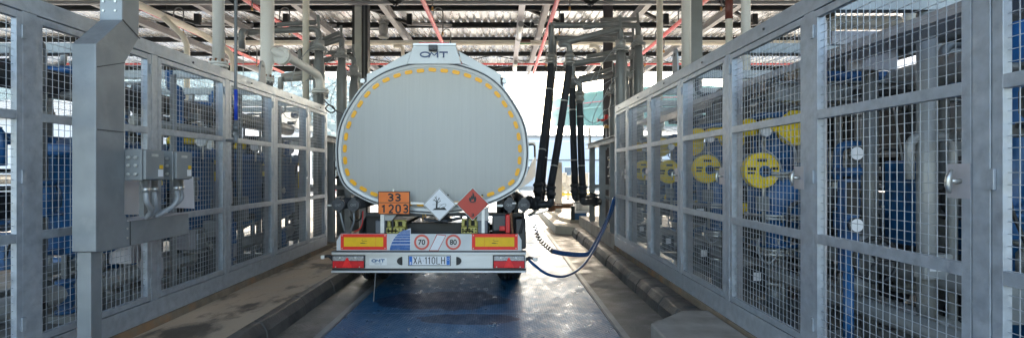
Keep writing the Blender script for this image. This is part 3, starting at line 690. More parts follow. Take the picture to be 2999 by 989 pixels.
for i,(y0,y1,x0,lb) in enumerate(((3.95,4.1,-2.74,'grey flexible conduit dropping from the left end of the nearer junction box'),(4.08,4.14,-2.76,'grey flexible conduit dropping from the right end of the nearer junction box'),(4.32,4.2,-2.74,'grey flexible conduit dropping straight from the farther junction box'),(4.44,4.22,-2.78,'grey flexible conduit curving back from the right end of the farther junction box'))):
    r=E('conduit',(x0,y0,1.58),lb,'conduit')
    MB().lathe((x0,y0,1.584),(0,0,-1),[(0,.022),(.05,.022),(.05,.026),(.09,.026)],12).build('gland',steel,r)
    MB().tube(smooth_path([(x0,y0,1.5),(x0,y0+.01,1.42),(x0-.03,(y0+y1)/2+.03,1.35),(x0-.1,y1,1.284)]),.019,10).build('hose',condg,r)
for x,y,lb in ((-3.20,3.98*1.1,'white paper notice hanging on the mesh below the nearer junction box'),(-3.20,5.15,'white paper notice hanging on the mesh below the farther junction box')):
    m=MB()
    m.add([(x,y-.13,1.30),(x+.01,y+.17,1.27),(x+.005,y+.16,1.60),(x,y-.13,1.60),(x+.003,y-.13,1.30),(x+.013,y+.17,1.27),(x+.008,y+.16,1.60),(x+.003,y-.13,1.60)],[(0,1,2,3),(4,5,6,7),(0,1,5,4),(1,2,6,5),(2,3,7,6),(3,0,4,7)])
    lbl(m.build('paper_notice',paper),lb,'notice')
r=E('drop_pipe',(-3.12,6.07,2.0),'thin grey pipe with a blue band hanging in front of the left fence','pipe')
dx,dy=-3.135,6.05
MB().tube(fillet([(dx,dy,8),(dx,dy,2.02),(dx-.13,dy-.0,2.02)],.03),.018,12).build('pipe_run',greyp,r)
MB().cyl((dx,dy,2.26),(dx,dy,2.62),.0195,14).build('blue_band',M('band_blue',(.01,.06,.5),.35),r)
MB().lathe((dx,dy,2.12),(0,0,1),[(0,.028),(.03,.028),(.03,.034),(.07,.034),(.07,.026),(.11,.026)],8).lathe((dx,dy,1.99),(0,0,1),[(0,.026),(.09,.026)],12).build('union_fitting',galvo,r)

# ------------------------------------------------------------------ canopy
r=E('canopy',(0,13,0),'corrugated metal canopy roof on dark purlins over the loading lane','canopy')
ZR=6.62; HX0,HX1=-26,28
m=MB(); prof=[]; x=HX0; pitch=.235
while x<HX1:
    prof+= [(x,0),(x+.165,0),(x+.18,.045),(x+.22,.045)]; x+=pitch
ys=[-.4,5,12,16,20,24.9]; vs=[(x,y,ZR+.075+z) for y in ys for x,z in prof]; n=len(prof)
fs=[(j*n+i,j*n+i+1,(j+1)*n+i+1,(j+1)*n+i) for j in range(len(ys)-1) for i in range(n-1)]
m.add(vs,fs); m.build('roof_sheet',roofm,r,fixn=False)
PUR=[24.5,21.6,19.25,17.35,15.5,13.7,11.9,10.1,8.3,6.5,4.7,2.9,1.1,-.3]
for i,y in enumerate(PUR):
    h=.17 if i else .26
    MB().box(HX0,HX1,y-.06,y+.06,ZR+.07-h,ZR+.06).box(HX0,HX1,y+.061,y+.075,ZR+.07-h,ZR+.07-h+.03).build('purlin',purl,r)
for x in (-11.2,-8.4,-5.7,-3.3,1.27,4.05,6.6,9.4):
    MB().ibeam((x,-.3,ZR-.30),(x,24.3,ZR-.30),.17,.22,.014).build('longitudinal_beam',beaml,r)
for y in (12.6,.4):
    MB().ibeam((HX0,y,CZ+493/1500*12.6),(HX1,y,CZ+493/1500*12.6),.1,.085,.012).build('truss_chord',beaml,r)
def strut(p,q,wd=.09,mt=blk): MB().bar(p,q,wd,wd).build('strut',mt,r)
for x in (-9.6,-6.8,-2.9,1.9,5.2,8.0):
    strut((x,16.2,ZR-.35),(x,16.2,ZR),.16); strut((x,16.2,ZR-.30),(x-1.2,15.5,ZR-.0)); strut((x,16.2,ZR-.30),(x+1.3,17.4,ZR-.02),.08,beaml)
    strut((x+.3,12.6,CZ+4.1),(x+1.7,12.6,ZR+.3),.1); strut((x+.3,12.6,CZ+4.1),(x-1.1,12.6,ZR+.3),.1)
for x0,x1 in ((-3.4,-.5),(-.3,2.8),(2.9,5.9),(-6.4,-3.5),(6,9)):
    strut((x0,21.6,ZR-.08),(x1,24.3,ZR-.08),.035); strut((x1,21.6,ZR-.1),(x0,24.3,ZR-.1),.035)
cl=E('canopy_column',(-3.54,12.9,0),'tall steel canopy column behind the left side of the tanker','column')
MB().box(-3.65,-3.48,12.75,13.05,0,ZR).build('shaft',M('column_paint',(.42,.43,.40),.5,dirt=(.3,.3,.28),dscale=3),cl)
MB().box(-3.73,-3.652,12.8,13.05,0,ZR).build('dark_channel',blk,cl); MB().box(-3.478,-3.40,12.82,13.05,0,ZR).build('dark_channel',greyp,cl); MB().box(-3.398,-3.34,12.8,13.05,0,ZR).cyl((-3.44,12.72,.2),(-3.44,12.72,ZR),.018,8).build('cable_run',blk,cl)
cl=E('canopy_column',(2.75,13.2,0),'dark steel canopy column behind the right loading arms','column')
MB().ibeam((2.75,13.2,0),(2.75,13.2,ZR),.2,.26,.018,(0,1,0)).build('shaft',M('dark_column_paint',(.06,.05,.055),.5),cl)
MB().bar((2.95,13.1,2.0),(2.78,13.1,2.7),.03,.03).build('brace',blk,cl)
cl=E('canopy_column',(3.62,9.9,0),'grey steel column rising through the right enclosure beside an off white pipe','column')
MB().ibeam((3.62,9.7,0.45),(3.62,9.7,ZR),.28,.26,.018,(0,1,0)).build('shaft',greyp,cl)
cl=E('canopy_column',(-13,12.9,0),'steel canopy column standing beyond the left enclosure','column')
MB().ibeam((-13,12.9,0),(-13,12.9,ZR),.28,.26,.018,(0,1,0)).build('shaft',blk,cl)
cl=E('canopy_column',(8.2,12.9,0),'steel canopy column standing beyond the right enclosure','column')
MB().ibeam((8.2,12.9,0),(8.2,12.9,ZR),.28,.26,.018,(0,1,0)).build('shaft',blk,cl)

# red sprinkler mains and drops
zr=CZ+4.05
def redmain(x,lb,ye=21):
    r=E('sprinkler_pipe',(x,10,zr),lb,'pipe','red sprinkler mains under the canopy')
    MB().cyl((x,-.3,zr),(x,ye,zr),.055,14).build('main',redp,r)
    for y in (9.5,11.6,13.7,15.8,17.9):
        MB().cyl((x,y,zr),(x,y,ZR),.006,6).build('hanger',blk,r)
        m=MB().tube(smooth_path([(x,y+.3,zr),(x,y+.3,zr+.3),(x+.12,y+.3,zr+.42),(x+.26,y+.3,zr+.3),(x+.26,y+.3,zr-.25)]),.017,8); dd=m.build('sprinkler_drop',greyp,r)
        MB().lathe((x+.26,y+.3,zr-.32),(0,0,1),[(0,.02),(.04,.028),(.09,.018)],10).build('sprinkler_head',brass,dd)
    return r
for x,lb in ((-8.95,'leftmost red sprinkler main under the canopy'),(-6.05,'red sprinkler main passing behind the white risers on the left'),(-1.86,'red sprinkler main directly above the tanker'),(1.33,'red sprinkler main just left of the right loading arms'),(4.85,'red sprinkler main passing behind the thin cream riser on the right'),(8.05,'red sprinkler main seen through the right enclosure mesh')):
    redmain(x,lb)
r=E('sprinkler_header',(-12,21.1,zr),'thin red header pipe crossing beneath the far edge of the canopy','pipe'); MB().cyl((-18,21.1,zr+.37),(20,21.1,zr+.37),.035,12).build('header',redp,r)
# cream cross pipe
r=E('cross_pipe',(-8,17.4,6),'cream pipe crossing the full width under the canopy behind the tanker','pipe')
zc=CZ+376/1500*17.4
MB().cyl((-9.5,17.4,zc),(11,17.4,zc),.085,18).build('pipe_run',cream,r)
MB().box(.60,.99,17.298,17.303,zc+.005,zc+.08).build('brown_label',M('label_brown',(.12,.04,.03),.5),r); MB().box(.60,.99,17.30,17.305,zc-.06,zc-.035).build('green_label',M('label_green',(.02,.3,.08),.5),r)
for x in (-3.35,-2.75,3.3,3.9):
    MB().tube(fillet([(x-.3,17.4,zc-.12),(x,17.4,zc-.12),(x,17.4,zc-.45),(x+.35,17.9,zc-.85),(x+.35,17.9,zc-1.0)],.15),.06,12).build('branch',cream,r)
v=MB(); flange(v,(-3.95,17.2,zc+.62),(0,0,1),.17,.03,8); flange(v,(-3.95,17.2,zc+.15),(0,0,1),.17,.03,8); v.lathe((-3.95,17.2,zc+.18),(0,0,1),[(0,.09),(.08,.15),(.32,.15),(.41,.09)],16); v.cyl((-4.1,17.2,zc+.4),(-4.6,17.2,zc+.4),.03,8)
vr=E('gate_valve',(-3.95,17.2,zc+.1),'grey flanged gate valve with handwheel on top of the cream cross pipe','valve'); v.build('valve_body',greyl,vr)
MB().tube([(-4.6,17.2+.14*math.cos(a),zc+.4+.14*math.sin(a)) for a in [2*math.pi*k/20 for k in range(21)]],.012,6).build('handwheel',blk,vr)
# cream long pipe on the left
r=E('cream_main',(-8.5,10,5.5),'cream main pipe running back under the canopy roof above the left enclosure','pipe')
z1=CZ+3.9
MB().tube(fillet([(-8.5,2,z1),(-8.5,14.5,z1),(-8.0,15.3,z1-.4),(-8.0,15.3,z1-2.5)],.3),.085,16).tube(fillet([(-8.5,12.8,z1),(-8.1,13.2,z1-.5),(-8.1,13.2,z1-2.5)],.25),.07,16).build('pipe_run',cream,r)
# light tray and tube lights
r=E('light_tray',(.55,5,5.8),'pale lighting tray running lengthwise under the canopy right of the tanker top','cable tray')
zt=CZ+4.25
MB().box(.46,.62,-.3,21.2,zt,zt+.07).build('tray',galvl,r)
for y0,y1,lb in ((14.4,15.9,'clear tube lamp hanging under the lighting tray, nearer one'),(19.4,21.0,'clear tube lamp hanging at the far end of the lighting tray')):
    r=E('tube_lamp',(.55,y0,zt-.15),lb,'light'); MB().cyl((.55,y0,zt-.13),(.55,y1,zt-.13),.075,18).build('tube',clearp,r); build_each(MB().cyl((.55,y0-.06,zt-.13),(.55,y0,zt-.13),.085,18).cyl((.55,y1,zt-.13),(.55,y1+.05,zt-.13),.085,18),'end_cap',greyl,r)
    MB().tube(smooth_path([(.63,y0+.0,zt-.12),(.8,y0,zt-.2),(.85,y0,zt-.05),(.95,y0,zt-.08)]),.012,6).box(.93,1.05,y0-.03,y0+.05,zt-.13,zt-.03).build('plug',galvo,r)

# ------------------------------------------------------------------ tanker trailer
TY=6.6
def tp(sx,sy,Y=TY): return ((sx-1468)/1500*Y, CZ+(502-sy)/1500*Y)
def tb(m,x0,x1,y0,y1,Y0,Y1,ref=TY):
    a=tp(x0,y1,ref); b=tp(x1,y0,ref); return m.box(a[0],b[0],Y0,Y1,a[1],b[1])
Z4=lambda x,y:(940+.599*x,480+.599*y)       # measured crop -> photo pixels
def q4(x,y,Y=TY): return tp(*Z4(x,y),Y)
def b4(m,x0,y0,x1,y1,Y0,Y1): 
    a=q4(x0,y1); b=q4(x1,y0); return m.box(a[0],b[0],Y0,Y1,a[1],b[1])
tr=E('tanker_trailer',(-.93,TY,0),'grey tank semi trailer seen from behind with amber reflector dashes and orange hazard plate','tanker trailer')
half=[(0,179),(75,187),(150,213),(205,254),(250,318),(273,370),(281.5,425),(281.5,468),(275,508),(257,545),(222,572),(168,597),(80,620),(0,627)]
hp=smooth_path([(a,b,0) for a,b in half],5)
YE=6.82
def outline(inset,Y=YE):
    pts=[]
    P=[(p.x,p.y) for p in hp]; full=P+[(-a,b) for a,b in P[::-1][1:-1]]
    n=len(full); out=[]
    for i in range(n):
        a=Vector(full[i-1]); b=Vector(full[(i+1)%n]); t=(b-a).normalized(); nn=Vector((-t.y,t.x))
        q=Vector(full[i])+nn*inset
        out.append(tp(1267+q.x,q.y,Y))
    return out
def ringmesh(m,rings,smooth=True,capend=True):
    n=len(rings[0][0]); vs=[]
    for pts,Y in rings: vs+=[(a,Y,b) for a,b in pts]
    fs=[(i*n+k,i*n+(k+1)%n,(i+1)*n+(k+1)%n,(i+1)*n+k) for i in range(len(rings)-1) for k in range(n)]
    m.add(vs,fs,smooth)
    return m
def scaled(pts,f):
    cx=sum(p[0] for p in pts)/len(pts); cz=sum(p[1] for p in pts)/len(pts)
    return [(cx+(a-cx)*f,cz+(b-cz)*f) for a,b in pts]
o0=outline(0)
# inset direction check
if max(p[0] for p in outline(10))>max(p[0] for p in o0): SG=-1
else: SG=1
m=MB(); ins=outline(SG*17)
ringmesh(m,[(ins,YE-.012)]+[(scaled(ins,f),YE-.012-.09*(1-f*f)) for f in (.9,.75,.55,.3)])
n=len(ins); b=len(m.v)-n; m.f.append([b+k for k in range(n)]); m.mi.append(0); m.sm.append(True)
m.build('tank_end',tankp,tr)
m=MB(); ringmesh(m,[(outline(SG*17),YE-.012),(outline(SG*16),YE-.020),(outline(SG*8),YE-.026),(outline(SG*7),YE-.012),(outline(SG*4),YE-.012),(outline(SG*3),YE-.03),(outline(0),YE-.03),(outline(0),YE+.06)],False); m.build('end_rim',tanks,tr)
m=MB(); ringmesh(m,[(outline(SG*7.2),YE-.0205),(outline(SG*3.8),YE-.0205)],False); m.build('rim_groove_ring',steeld,tr)  # dark ring covering the groove in the end rim
m=MB(); ringmesh(m,[(outline(SG*4),YE+.06),(outline(SG*4),17.2),(scaled(outline(SG*4),.9),17.35)],True); n=len(ins); b=len(m.v)-n; m.f.append([b+k for k in range(n)]); m.mi.append(0); m.sm.append(False); m.build('tank_shell',tanks,tr)
m=MB()
for y in (9.2,11.8,14.4): ringmesh(m,[(outline(SG*1),y),(outline(SG*1),y+.06)],True)
m.build('shell_band',alum,tr)
# amber dashes along the edge
mk=outline(SG*27); L=[0]
for i in range(len(mk)): L.append(L[-1]+(Vector(mk[(i+1)%len(mk)])-Vector(mk[i])).length)
ND=42
for k in range(ND):
    l=L[-1]*k/ND; i=max(j for j in range(len(mk)) if L[j]<=l+1e-9)
    a=Vector(mk[i]); bb=Vector(mk[(i+1)%len(mk)]); t=(l-L[i])/max((bb-a).length,1e-6); p=a.lerp(bb,t); dd=(bb-a).normalized(); nn=Vector((-dd.y,dd.x))
    hl,hw=.053,.025; poly=[]
    for s2 in (1,-1):
        for j in range(7):
            an=math.pi/2-j*math.pi/6
            poly.append(p+dd*s2*((hl-hw)+hw*math.cos(an))+nn*s2*hw*math.sin(an))
    MB().prism([tuple(x) for x in poly],YE-.032,YE-.0265).build('reflector_dash',amber,tr)
# top fairing
def mir(pts): return pts
fy0,fy1=YE-.02,YE+.25
m=MB().prism([tp(*p,YE) for p in ((1212,136),(1336,136),(1352,190),(1194,190))],YE-.05,YE+.02)
fp=m.build('rear_fairing_panel',tanks,tr,bevel=.006)
m=MB().prism([tp(*p,YE) for p in ((1207,150),(1194,186),(1130,206),(1079,250),(1075,249),(1075,218),(1110,203))],YE-.02,YE+.3).build('shoulder_panel',tanks,tr,bevel=.004)
m=MB().prism([tp(*p,YE) for p in ((1342,150),(1469,219),(1470,250),(1466,250),(1415,212),(1353,186))],YE-.02,YE+.3); m.build('shoulder_panel',tanks,tr,bevel=.004)
MB().prism([tp(*p,YE) for p in ((1212,130),(1336,130),(1337,135.5),(1211,135.5))],YE-.052,YE+.4).build('fairing_lid',alum,tr)
MB().prism([tp(*p,YE) for p in ((1229,127),(1316,127),(1318,130.5),(1227,130.5))],YE-.04,YE+.1).build('stop_lamp',lensr,tr)
m=tb(MB(),1258,1283,137,153,YE-.11,YE-.051,YE); cm=m.build('reversing_camera',steeld,tr,bevel=.006); c=tp(1270,146,YE-.11); MB().lathe((c[0],YE-.11,c[1]),(0,-1,0),[(0,.02),(.012,.017)],14).build('lens',blk,cm)
# emblem letters O M T on fairing (strokes)
def logo(x0,x1,z0,z1,y,wd,mat,name,parent,shadow=None):
    w_=x1-x0; h=z1-z0; m=MB()
    cx=x0+w_*.19; rx=w_*.19-wd/2; rz=h/2-wd/2; cz=(z0+z1)/2
    m.strip([(cx+rx*math.cos(a),cz+rz*math.sin(a)) for a in [2*math.pi*k/24 for k in range(24)]],wd,y-.002,y,True)
    m.strip([(x0+w_*.33,z0),(x0+w_*.42,z1-wd/2)],wd*.6,y-.004,y)
    m.strip([(x0+w_*.40,z1-wd/2),(x0+w_*.52,cz-h*.15),(x0+w_*.64,z1-wd/2)],wd*.8,y-.003,y)
    m.strip([(x0+w_*.635,z1),(x0+w_*.635,z0)],wd,y-.0045,y)
    m.strip([(x0+w_*.70,z1-wd/2),(x1,z1-wd/2)],wd,y-.002,y); m.strip([(x0+w_*.85,z1-wd/2),(x0+w_*.85,z0)],wd,y-.0035,y)
    return m.build(name,mat,parent)
a=tp(1231,172,YE); b=tp(1313,154,YE)
logo(a[0]+.006,b[0]+.006,a[1]-.006,b[1]-.006,YE-.0505,.024,whs,'emblem_outline',fp); logo(a[0],b[0],a[1],b[1],YE-.0555,.021,navy,'emblem_letters',fp)
for sx in (1063,1478):
    c=tp(sx,238,YE); s_=1 if sx<1200 else -1
    m=MB().box(c[0]+s_*.02,c[0]+s_*.055,YE-.02,YE+.05,c[1]-.09,c[1]+.05); o=m.build('marker_bracket',steeld,tr)
    MB().lathe((c[0],YE-.03,c[1]),(0,1,0),[(0,.028),(.01,.034),(.06,.034)],16).build('marker_lamp',clearp,o)
# rear board and bumper
board=MB().prism([q4(*p) for p in ((76,422),(76,375),(97,340),(965,342),(981,372),(981,424))],TY,TY+.03).build('upper_board',whp,tr,bevel=.003)
b4(MB(),55,423,1003,428,TY-.03,TY+.05).build('black_edge',steeld,tr)
b4(MB(),57,428.5,1003,439,TY-.05,TY+.05).build('ledge_profile',alum,tr,bevel=.003)
bump=b4(MB(),60,439.5,1001,509,TY,TY+.04).build('bumper_panel',alum,tr)
b4(MB(),57,509.5,1003,517,TY-.02,TY+.05).build('lower_black_strip',blk,tr)
b4(MB(),55,517.5,1003,527,TY-.05,TY+.05).build('lower_profile',alum,tr,bevel=.003)
for x0,x1,a0,a1,k in ((97,322,113,305,0),(738,962,755,945,0)):
    m=b4(MB(),x0,341,x1,418,TY-.006,TY-.001); o=m.build('marker_board',redr,tr,bevel=.001)
    b4(MB(),a0,357,a1,402,TY-.0085,TY-.0065).build('amber_field',yelr,o)
    m=MB()
    for px in (x0+7,x1-8):
        for py in (348,411): c=q4(px,py); m.lathe((c[0],TY-.006,c[1]),(0,-1,0),[(0,.008),(.004,.008)],8)
    build_each(m,'rivet',steel,o)
    xm=x0+105; m=MB()
    for (u,v_,w2,h2) in ((0,368,4,1.2),(-2,371,2,3),(2,374,22,1.6),(0,378,6,1.2)): b4(m,xm+u,v_,xm+u+w2,v_+h2,TY-.0100,TY-.0086)
    build_each(m,'approval_mark',blks,o)
    c0=q4(xm-6,388); c1=q4(xm+22,383); text('AGONIA',c0[0],c1[0],c0[1],c1[1],TY-.0087,blks,'maker_text',o,.001) if False else None
    m=MB(); b4(m,xm-8,384,xm+14,387.5,TY-.0100,TY-.0086); b4(m,xm+15,386,xm+22,387.3,TY-.0100,TY-.0086); build_each(m,'maker_mark',blks,o)
    if x0>500: b4(MB(),800,357,800.8,402,TY-.0095,TY-.0086).build('field_joint',redr,o)
    else: b4(MB(),268,357,268.8,402,TY-.0095,TY-.0086).build('field_joint',redr,o)
# blue striped sail emblem
xr,yb_,xl,yt=439,421,334,313
def sail(m,i0,i1,ga,Y0,Y1,shr=0):
    poly=[]
    def xe(y):
        t=(yb_-y)/(yb_-yt); return xr-(xr-xl)*math.sqrt(max(0,1-t**1.6))
    ys=[i0+(i1-i0)*k/6 for k in range(7)]
    poly=[q4(xr-shr,i0),q4(xr-shr,i1)]+[q4(min(xe(y)+shr,xr-shr-.1),y) for y in ys[::-1]]
    return m.prism(poly,Y0,Y1)
o=sail(MB(),yb_,yt,0,TY-.004,TY-.001).build('sail_sticker',whs,tr)
bands=[(420,394),(391,377),(374.5,364),(362,353),(351.5,344),(343,337),(336,331),(330,326),(325,321.5)]
m=MB()
for a0,a1 in bands: sail(m,a0,a1,0,TY-.0055,TY-.0041,2.5)
m.build('blue_band',blus,o)
for cx,t in ((493,'70'),(647,'80')):
    c=q4(cx,381); o=MB().lathe((c[0],TY-.001,c[1]),(0,-1,0),[(0,.099),(.003,.099)],40).build('speed_disc',redr if False else M('disc_red',(.66,.10,.07),.4),tr)
    MB().lathe((c[0],TY-.0045,c[1]),(0,-1,0),[(0,.073),(.002,.073)],36).build('disc_field',M('disc_white',(.62,.58,.56),.4,0,.03),o)
    text(t,c[0]-.045,c[0]+.045,c[1]-.034,c[1]+.036,TY-.0066,blks,'speed_number',o,.0015,.022)
    MB().box(c[0]-.03,c[0]+.03,TY-.008,TY-.0066,c[1]-.052,c[1]-.049).build('disc_mark',redr,o)
o=MB().prism([q4(*p) for p in ((566,342),(612,347),(574,423),(528,423))],TY-.003,TY-.001).build('slanted_sticker',redd,tr)
MB().prism([q4(*p) for p in ((568.5,346),(608,350.5),(572,420),(532,420))],TY-.005,TY-.0032).build('sticker_field',whs,o)
# rear lamps
for x0,x1,s_ in ((58,217,1),(840,997,-1)):
    m=b4(MB(),x0,444,x1,507,TY-.03,TY-.001); o=m.build('rear_lamp',blk,tr,bevel=.008)
    a0,a1=x0+4,x1-4
    if s_<0: a0,a1=x0+5,x1-3
    b4(MB(),a0,447,a1,470,TY-.045,TY-.031).build('clear_lens',lensc,o,bevel=.006)
    b4(MB(),a0,470.5,a1,504,TY-.045,TY-.031).build('red_lens',lensr,o,bevel=.006)
    cx=(x0+x1)/2-4 if s_>0 else (x0+x1)/2
    MB().prism([q4(*p) for p in ((cx-26,502),(cx+26,502),(cx+3,454),(cx-3,454))],TY-.052,TY-.046).build('triangle_reflector',lensb,o)
    m=MB()
    for k in (.25,.72): c=q4(x0+(x1-x0)*k,454); m.lathe((c[0],TY-.046,c[1]),(0,-1,0),[(0,.009),(.004,.009)],8)
    for k in (.12,.85): c=q4(x0+(x1-x0)*k,499); m.lathe((c[0],TY-.046,c[1]),(0,-1,0),[(0,.008),(.004,.008)],8)
    build_each(m,'lamp_screw',steel,o)
for x0,x1,s_ in ((373,398,1),(662,687,-1)):
    pts=[]; xs=x1 if s_>0 else x0
    for k in range(9):
        a=math.pi/2+k*math.pi/8; pts.append((xs+(math.cos(a))*25*s_,472-math.sin(a)*20))
    MB().prism([q4(*p) for p in pts],TY-.03,TY-.001).build('plate_lamp',blk,tr,bevel=.004)
# builder's sticker
o=b4(MB(),237,459,322,493,TY-.0025,TY-.001).build('maker_sticker',M('sticker_pale',(.66,.68,.70),.4,.3,.04),tr)
a=q4(247,479); b=q4(312,463); logo(a[0],b[0],a[1],b[1],TY-.0027,.012,M('emblem_blue',(.02,.10,.24),.4),'emblem_letters',o)
for nm,x0,x1,y0,y1 in (('www.omt.it',258,302,485,481.5),('Made in Italy',264,298,491.5,487)):
    a=q4(x0,y0); b=q4(x1,y1); text(nm,a[0],b[0],a[1],b[1],TY-.0027,navy,'sticker_text',o,.001)
# number plate
o=b4(MB(),430,448,632,493,TY-.008,TY-.001).build('number_plate',whs,tr,bevel=.002)
b4(MB(),431.5,450,447,491,TY-.0095,TY-.0081).build('blue_band',M('plate_blue',(.01,.14,.5),.4),o); b4(MB(),614,450,630.5,491,TY-.0095,TY-.0081).build('blue_band',bpy.data.materials['plate_blue'],o)
LT={'X':[[(0,0),(1,1)],[(1,0),(0,1)]],'A':[[(0,1),(.5,0),(1,1)],[(.2,.66),(.8,.66)]],'1':[[(.1,.25),(.62,0),(.62,1)]],'0':[[(.5,0),(.95,.2),(.95,.8),(.5,1),(.05,.8),(.05,.2),(.5,0)]],'L':[[(0,0),(0,1),(1,1)]],'H':[[(0,0),(0,1)],[(1,0),(1,1)],[(0,.5),(1,.5)]]}
for ch,x0 in (('X',454),('A',476),('1',509),('1',525),('0',543),('L',567),('H',590)):
    m=MB(); w_=15 if ch!='1' else 10
    for i,st in enumerate(LT[ch]): m.strip([q4(x0+u*w_,453+v_*34) for u,v_ in st],.0105,TY-.0100-.0004*i,TY-.0082)
    m.build('plate_letter',blks,o)
a=q4(501,471); MB().lathe((a[0],TY-.0082,a[1]),(0,-1,0),[(0,.006),(.001,.006)],10).build('plate_dot',greyl,o)
a=q4(439,484); text('I',a[0]-.008,a[0]+.008,a[1]-.012,a[1]+.02,TY-.0096,whs,'country_letter',o,.001)
a=q4(622,463); MB().strip([(a[0]+.015*math.cos(t),a[1]+.015*math.sin(t)) for t in [2*math.pi*k/16 for k in range(16)]],.003,TY-.0105,TY-.0096,True).build('star_ring',whs,o)
m=MB(); b4(m,428,446,634,448,TY-.011,TY-.001); b4(m,428,493,634,495.5,TY-.011,TY-.001); b4(m,427,446,430,495,TY-.0105,TY-.001); b4(m,632,446,635,495,TY-.0105,TY-.001); m.build('plate_holder',blk,o)
# hazard plates
PYY=TY+.02
def b4y(m,x0,y0,x1,y1,Y0,Y1):
    a=q4(x0,y1,PYY); b=q4(x1,y0,PYY); return m.box(a[0],b[0],Y0,Y1,a[1],b[1])
op=b4y(MB(),280,133,436,246,PYY-.012,PYY).build('orange_hazard_plate',blk,tr,bevel=.003)
b4y(MB(),284,137,432,187,PYY-.016,PYY-.0125).build('upper_field',orang,op); b4y(MB(),284,190,432,242,PYY-.016,PYY-.0125).build('lower_field',orang,op)
def digits(t,x0,x1,y0,y1,gap):
    D={'3':[(0,.12),(.5,0),(1,.2),(.9,.4),(.35,.5),(.95,.6),(1,.85),(.5,1),(0,.88)],'1':[(.1,.28),(.6,.0),(.6,1)],'2':[(.0,.2),(.5,0),(1,.2),(.9,.5),(0,1),(1,1)],'0':[(.5,0),(.95,.15),(1,.5),(.95,.85),(.5,1),(.05,.85),(0,.5),(.05,.15),(.5,0)]}
    n=len(t); w_=(x1-x0-gap*(n-1))/n
    for i,ch in enumerate(t):
        P=[Vector((x0+i*(w_+gap)+u*w_,y0+v_*(y1-y0),0)) for u,v_ in D[ch]]
        if ch in '30': P=smooth_path(P,4)
        elif ch=='2': P=smooth_path(P[:4],4)[:-1]+P[3:][1:] if False else smooth_path(P[:5],4)+[P[5]]
        pts=[q4(p.x,p.y,PYY) for p in P]
        m=MB().strip(pts,.021,PYY-.018,PYY-.0162); m.build('plate_digit',blks,op)
digits('33',330,387,146,179,14); digits('1203',298,424,199,236,16)
m=MB(); b4y(m,353,122,359,134,PYY-.02,PYY-.01); m.build('plate_catch',steel,op)
for (cx,cy,mt,nm) in ((580,197,whs,'environment_placard'),(742,195,redd,'flammable_placard')):
    c=q4(cx,cy,PYY); h=80*.599/1500*PYY
    dia=lambda k:[(c[0]-k,c[1]),(c[0],c[1]-k),(c[0]+k,c[1]),(c[0],c[1]+k)]
    o=MB().prism(dia(h),PYY-.012,PYY).build(nm,alum,tr)
    MB().prism(dia(h-.007),PYY-.014,PYY-.0125).build('placard_border',blks,o); MB().prism(dia(h-.013),PYY-.016,PYY-.0142).build('placard_field',mt,o)
    K=lambda x,y: q4(x,y,PYY)
    if mt is redd:
        fl=[(742,188),(728,184),(723,172),(728,160),(732,166),(735,152),(740,158),(742,135),(750,150),(752,162),(757,156),(761,170),(757,184)]
        MB().prism([K(*p) for p in fl],PYY-.0175,PYY-.0162).build('flame_symbol',blks,o)
        MB().prism([K(*p) for p in ((742,184),(735,180),(738,170),(742,176),(747,168),(749,180))],PYY-.019,PYY-.0177).build('flame_core',redd,o)
        a=K(735,256); b=K(749,240); text('3',a[0],b[0],a[1],b[1],PYY-.0162,blks,'class_number',o,.001,.03)
        b4y(MB(),728,187.5,757,188.8,PYY-.0175,PYY-.0162).build('flame_base',blks,o)
    else:
        m=MB()
        def ln(a,b_,w_): m.strip([K(*a),K(*b_)],w_,PYY-.0175-random.uniform(0,.001),PYY-.0162)
        ln((566,214),(568,180),.022); ln((568,188),(553,172),.009); ln((556,176),(548,178),.006); ln((568,184),(562,160),.009); ln((563,168),(556,162),.005); ln((568,184),(580,164),.009); ln((575,172),(584,172),.005); ln((568,192),(586,178),.008); ln((545,197),(595,197),.003); ln((562,164),(566,157),.005)
        m.prism([K(*p) for p in ((545,224),(556,216),(572,212),(590,214),(604,210),(616,224))],PYY-.0176,PYY-.0162)
        m.build('dead_tree_symbol',blks,o)
        m=MB().strip([K(*p) for p in ((578,212),(586,202),(598,196),(608,193),(613,198),(609,206),(598,208),(588,214))],.004,PYY-.0195,PYY-.0177); m.build('fish_symbol',blks,o)
for x in (620,788): b4y(MB(),x-3,148,x+5,155,PYY-.02,PYY-.005).build('placard_catch',blk,tr)
# plate frame rail behind
m=MB(); b4(m,436,187,500,197,TY+.03,TY+.06); b4(m,650,187,668,197,TY+.03,TY+.06); b4(m,288,246,306,338,TY+.03,TY+.07); b4(m,785,200,800,338,TY+.03,TY+.07); build_each(m,'plate_bracket',alum,tr)
m=MB().prism([q4(*p) for p in ((306,246),(366,246),(340,278),(306,278))],TY+.06,TY+.075).build('gusset_plate',greyl,tr); m=MB().prism([q4(*p) for p in ((765,246),(820,205),(820,280),(760,280))],TY+.06,TY+.075); m.build('gusset_plate',greyl,tr)
bufm=M('buffer_grey',(.11,.12,.14),.5)
for q in ((262,278,311,340),(766,278,815,340)): b4(MB(),*q,TY+.04,TY+.25).build('rubber_buffer',bufm,tr,bevel=.01)
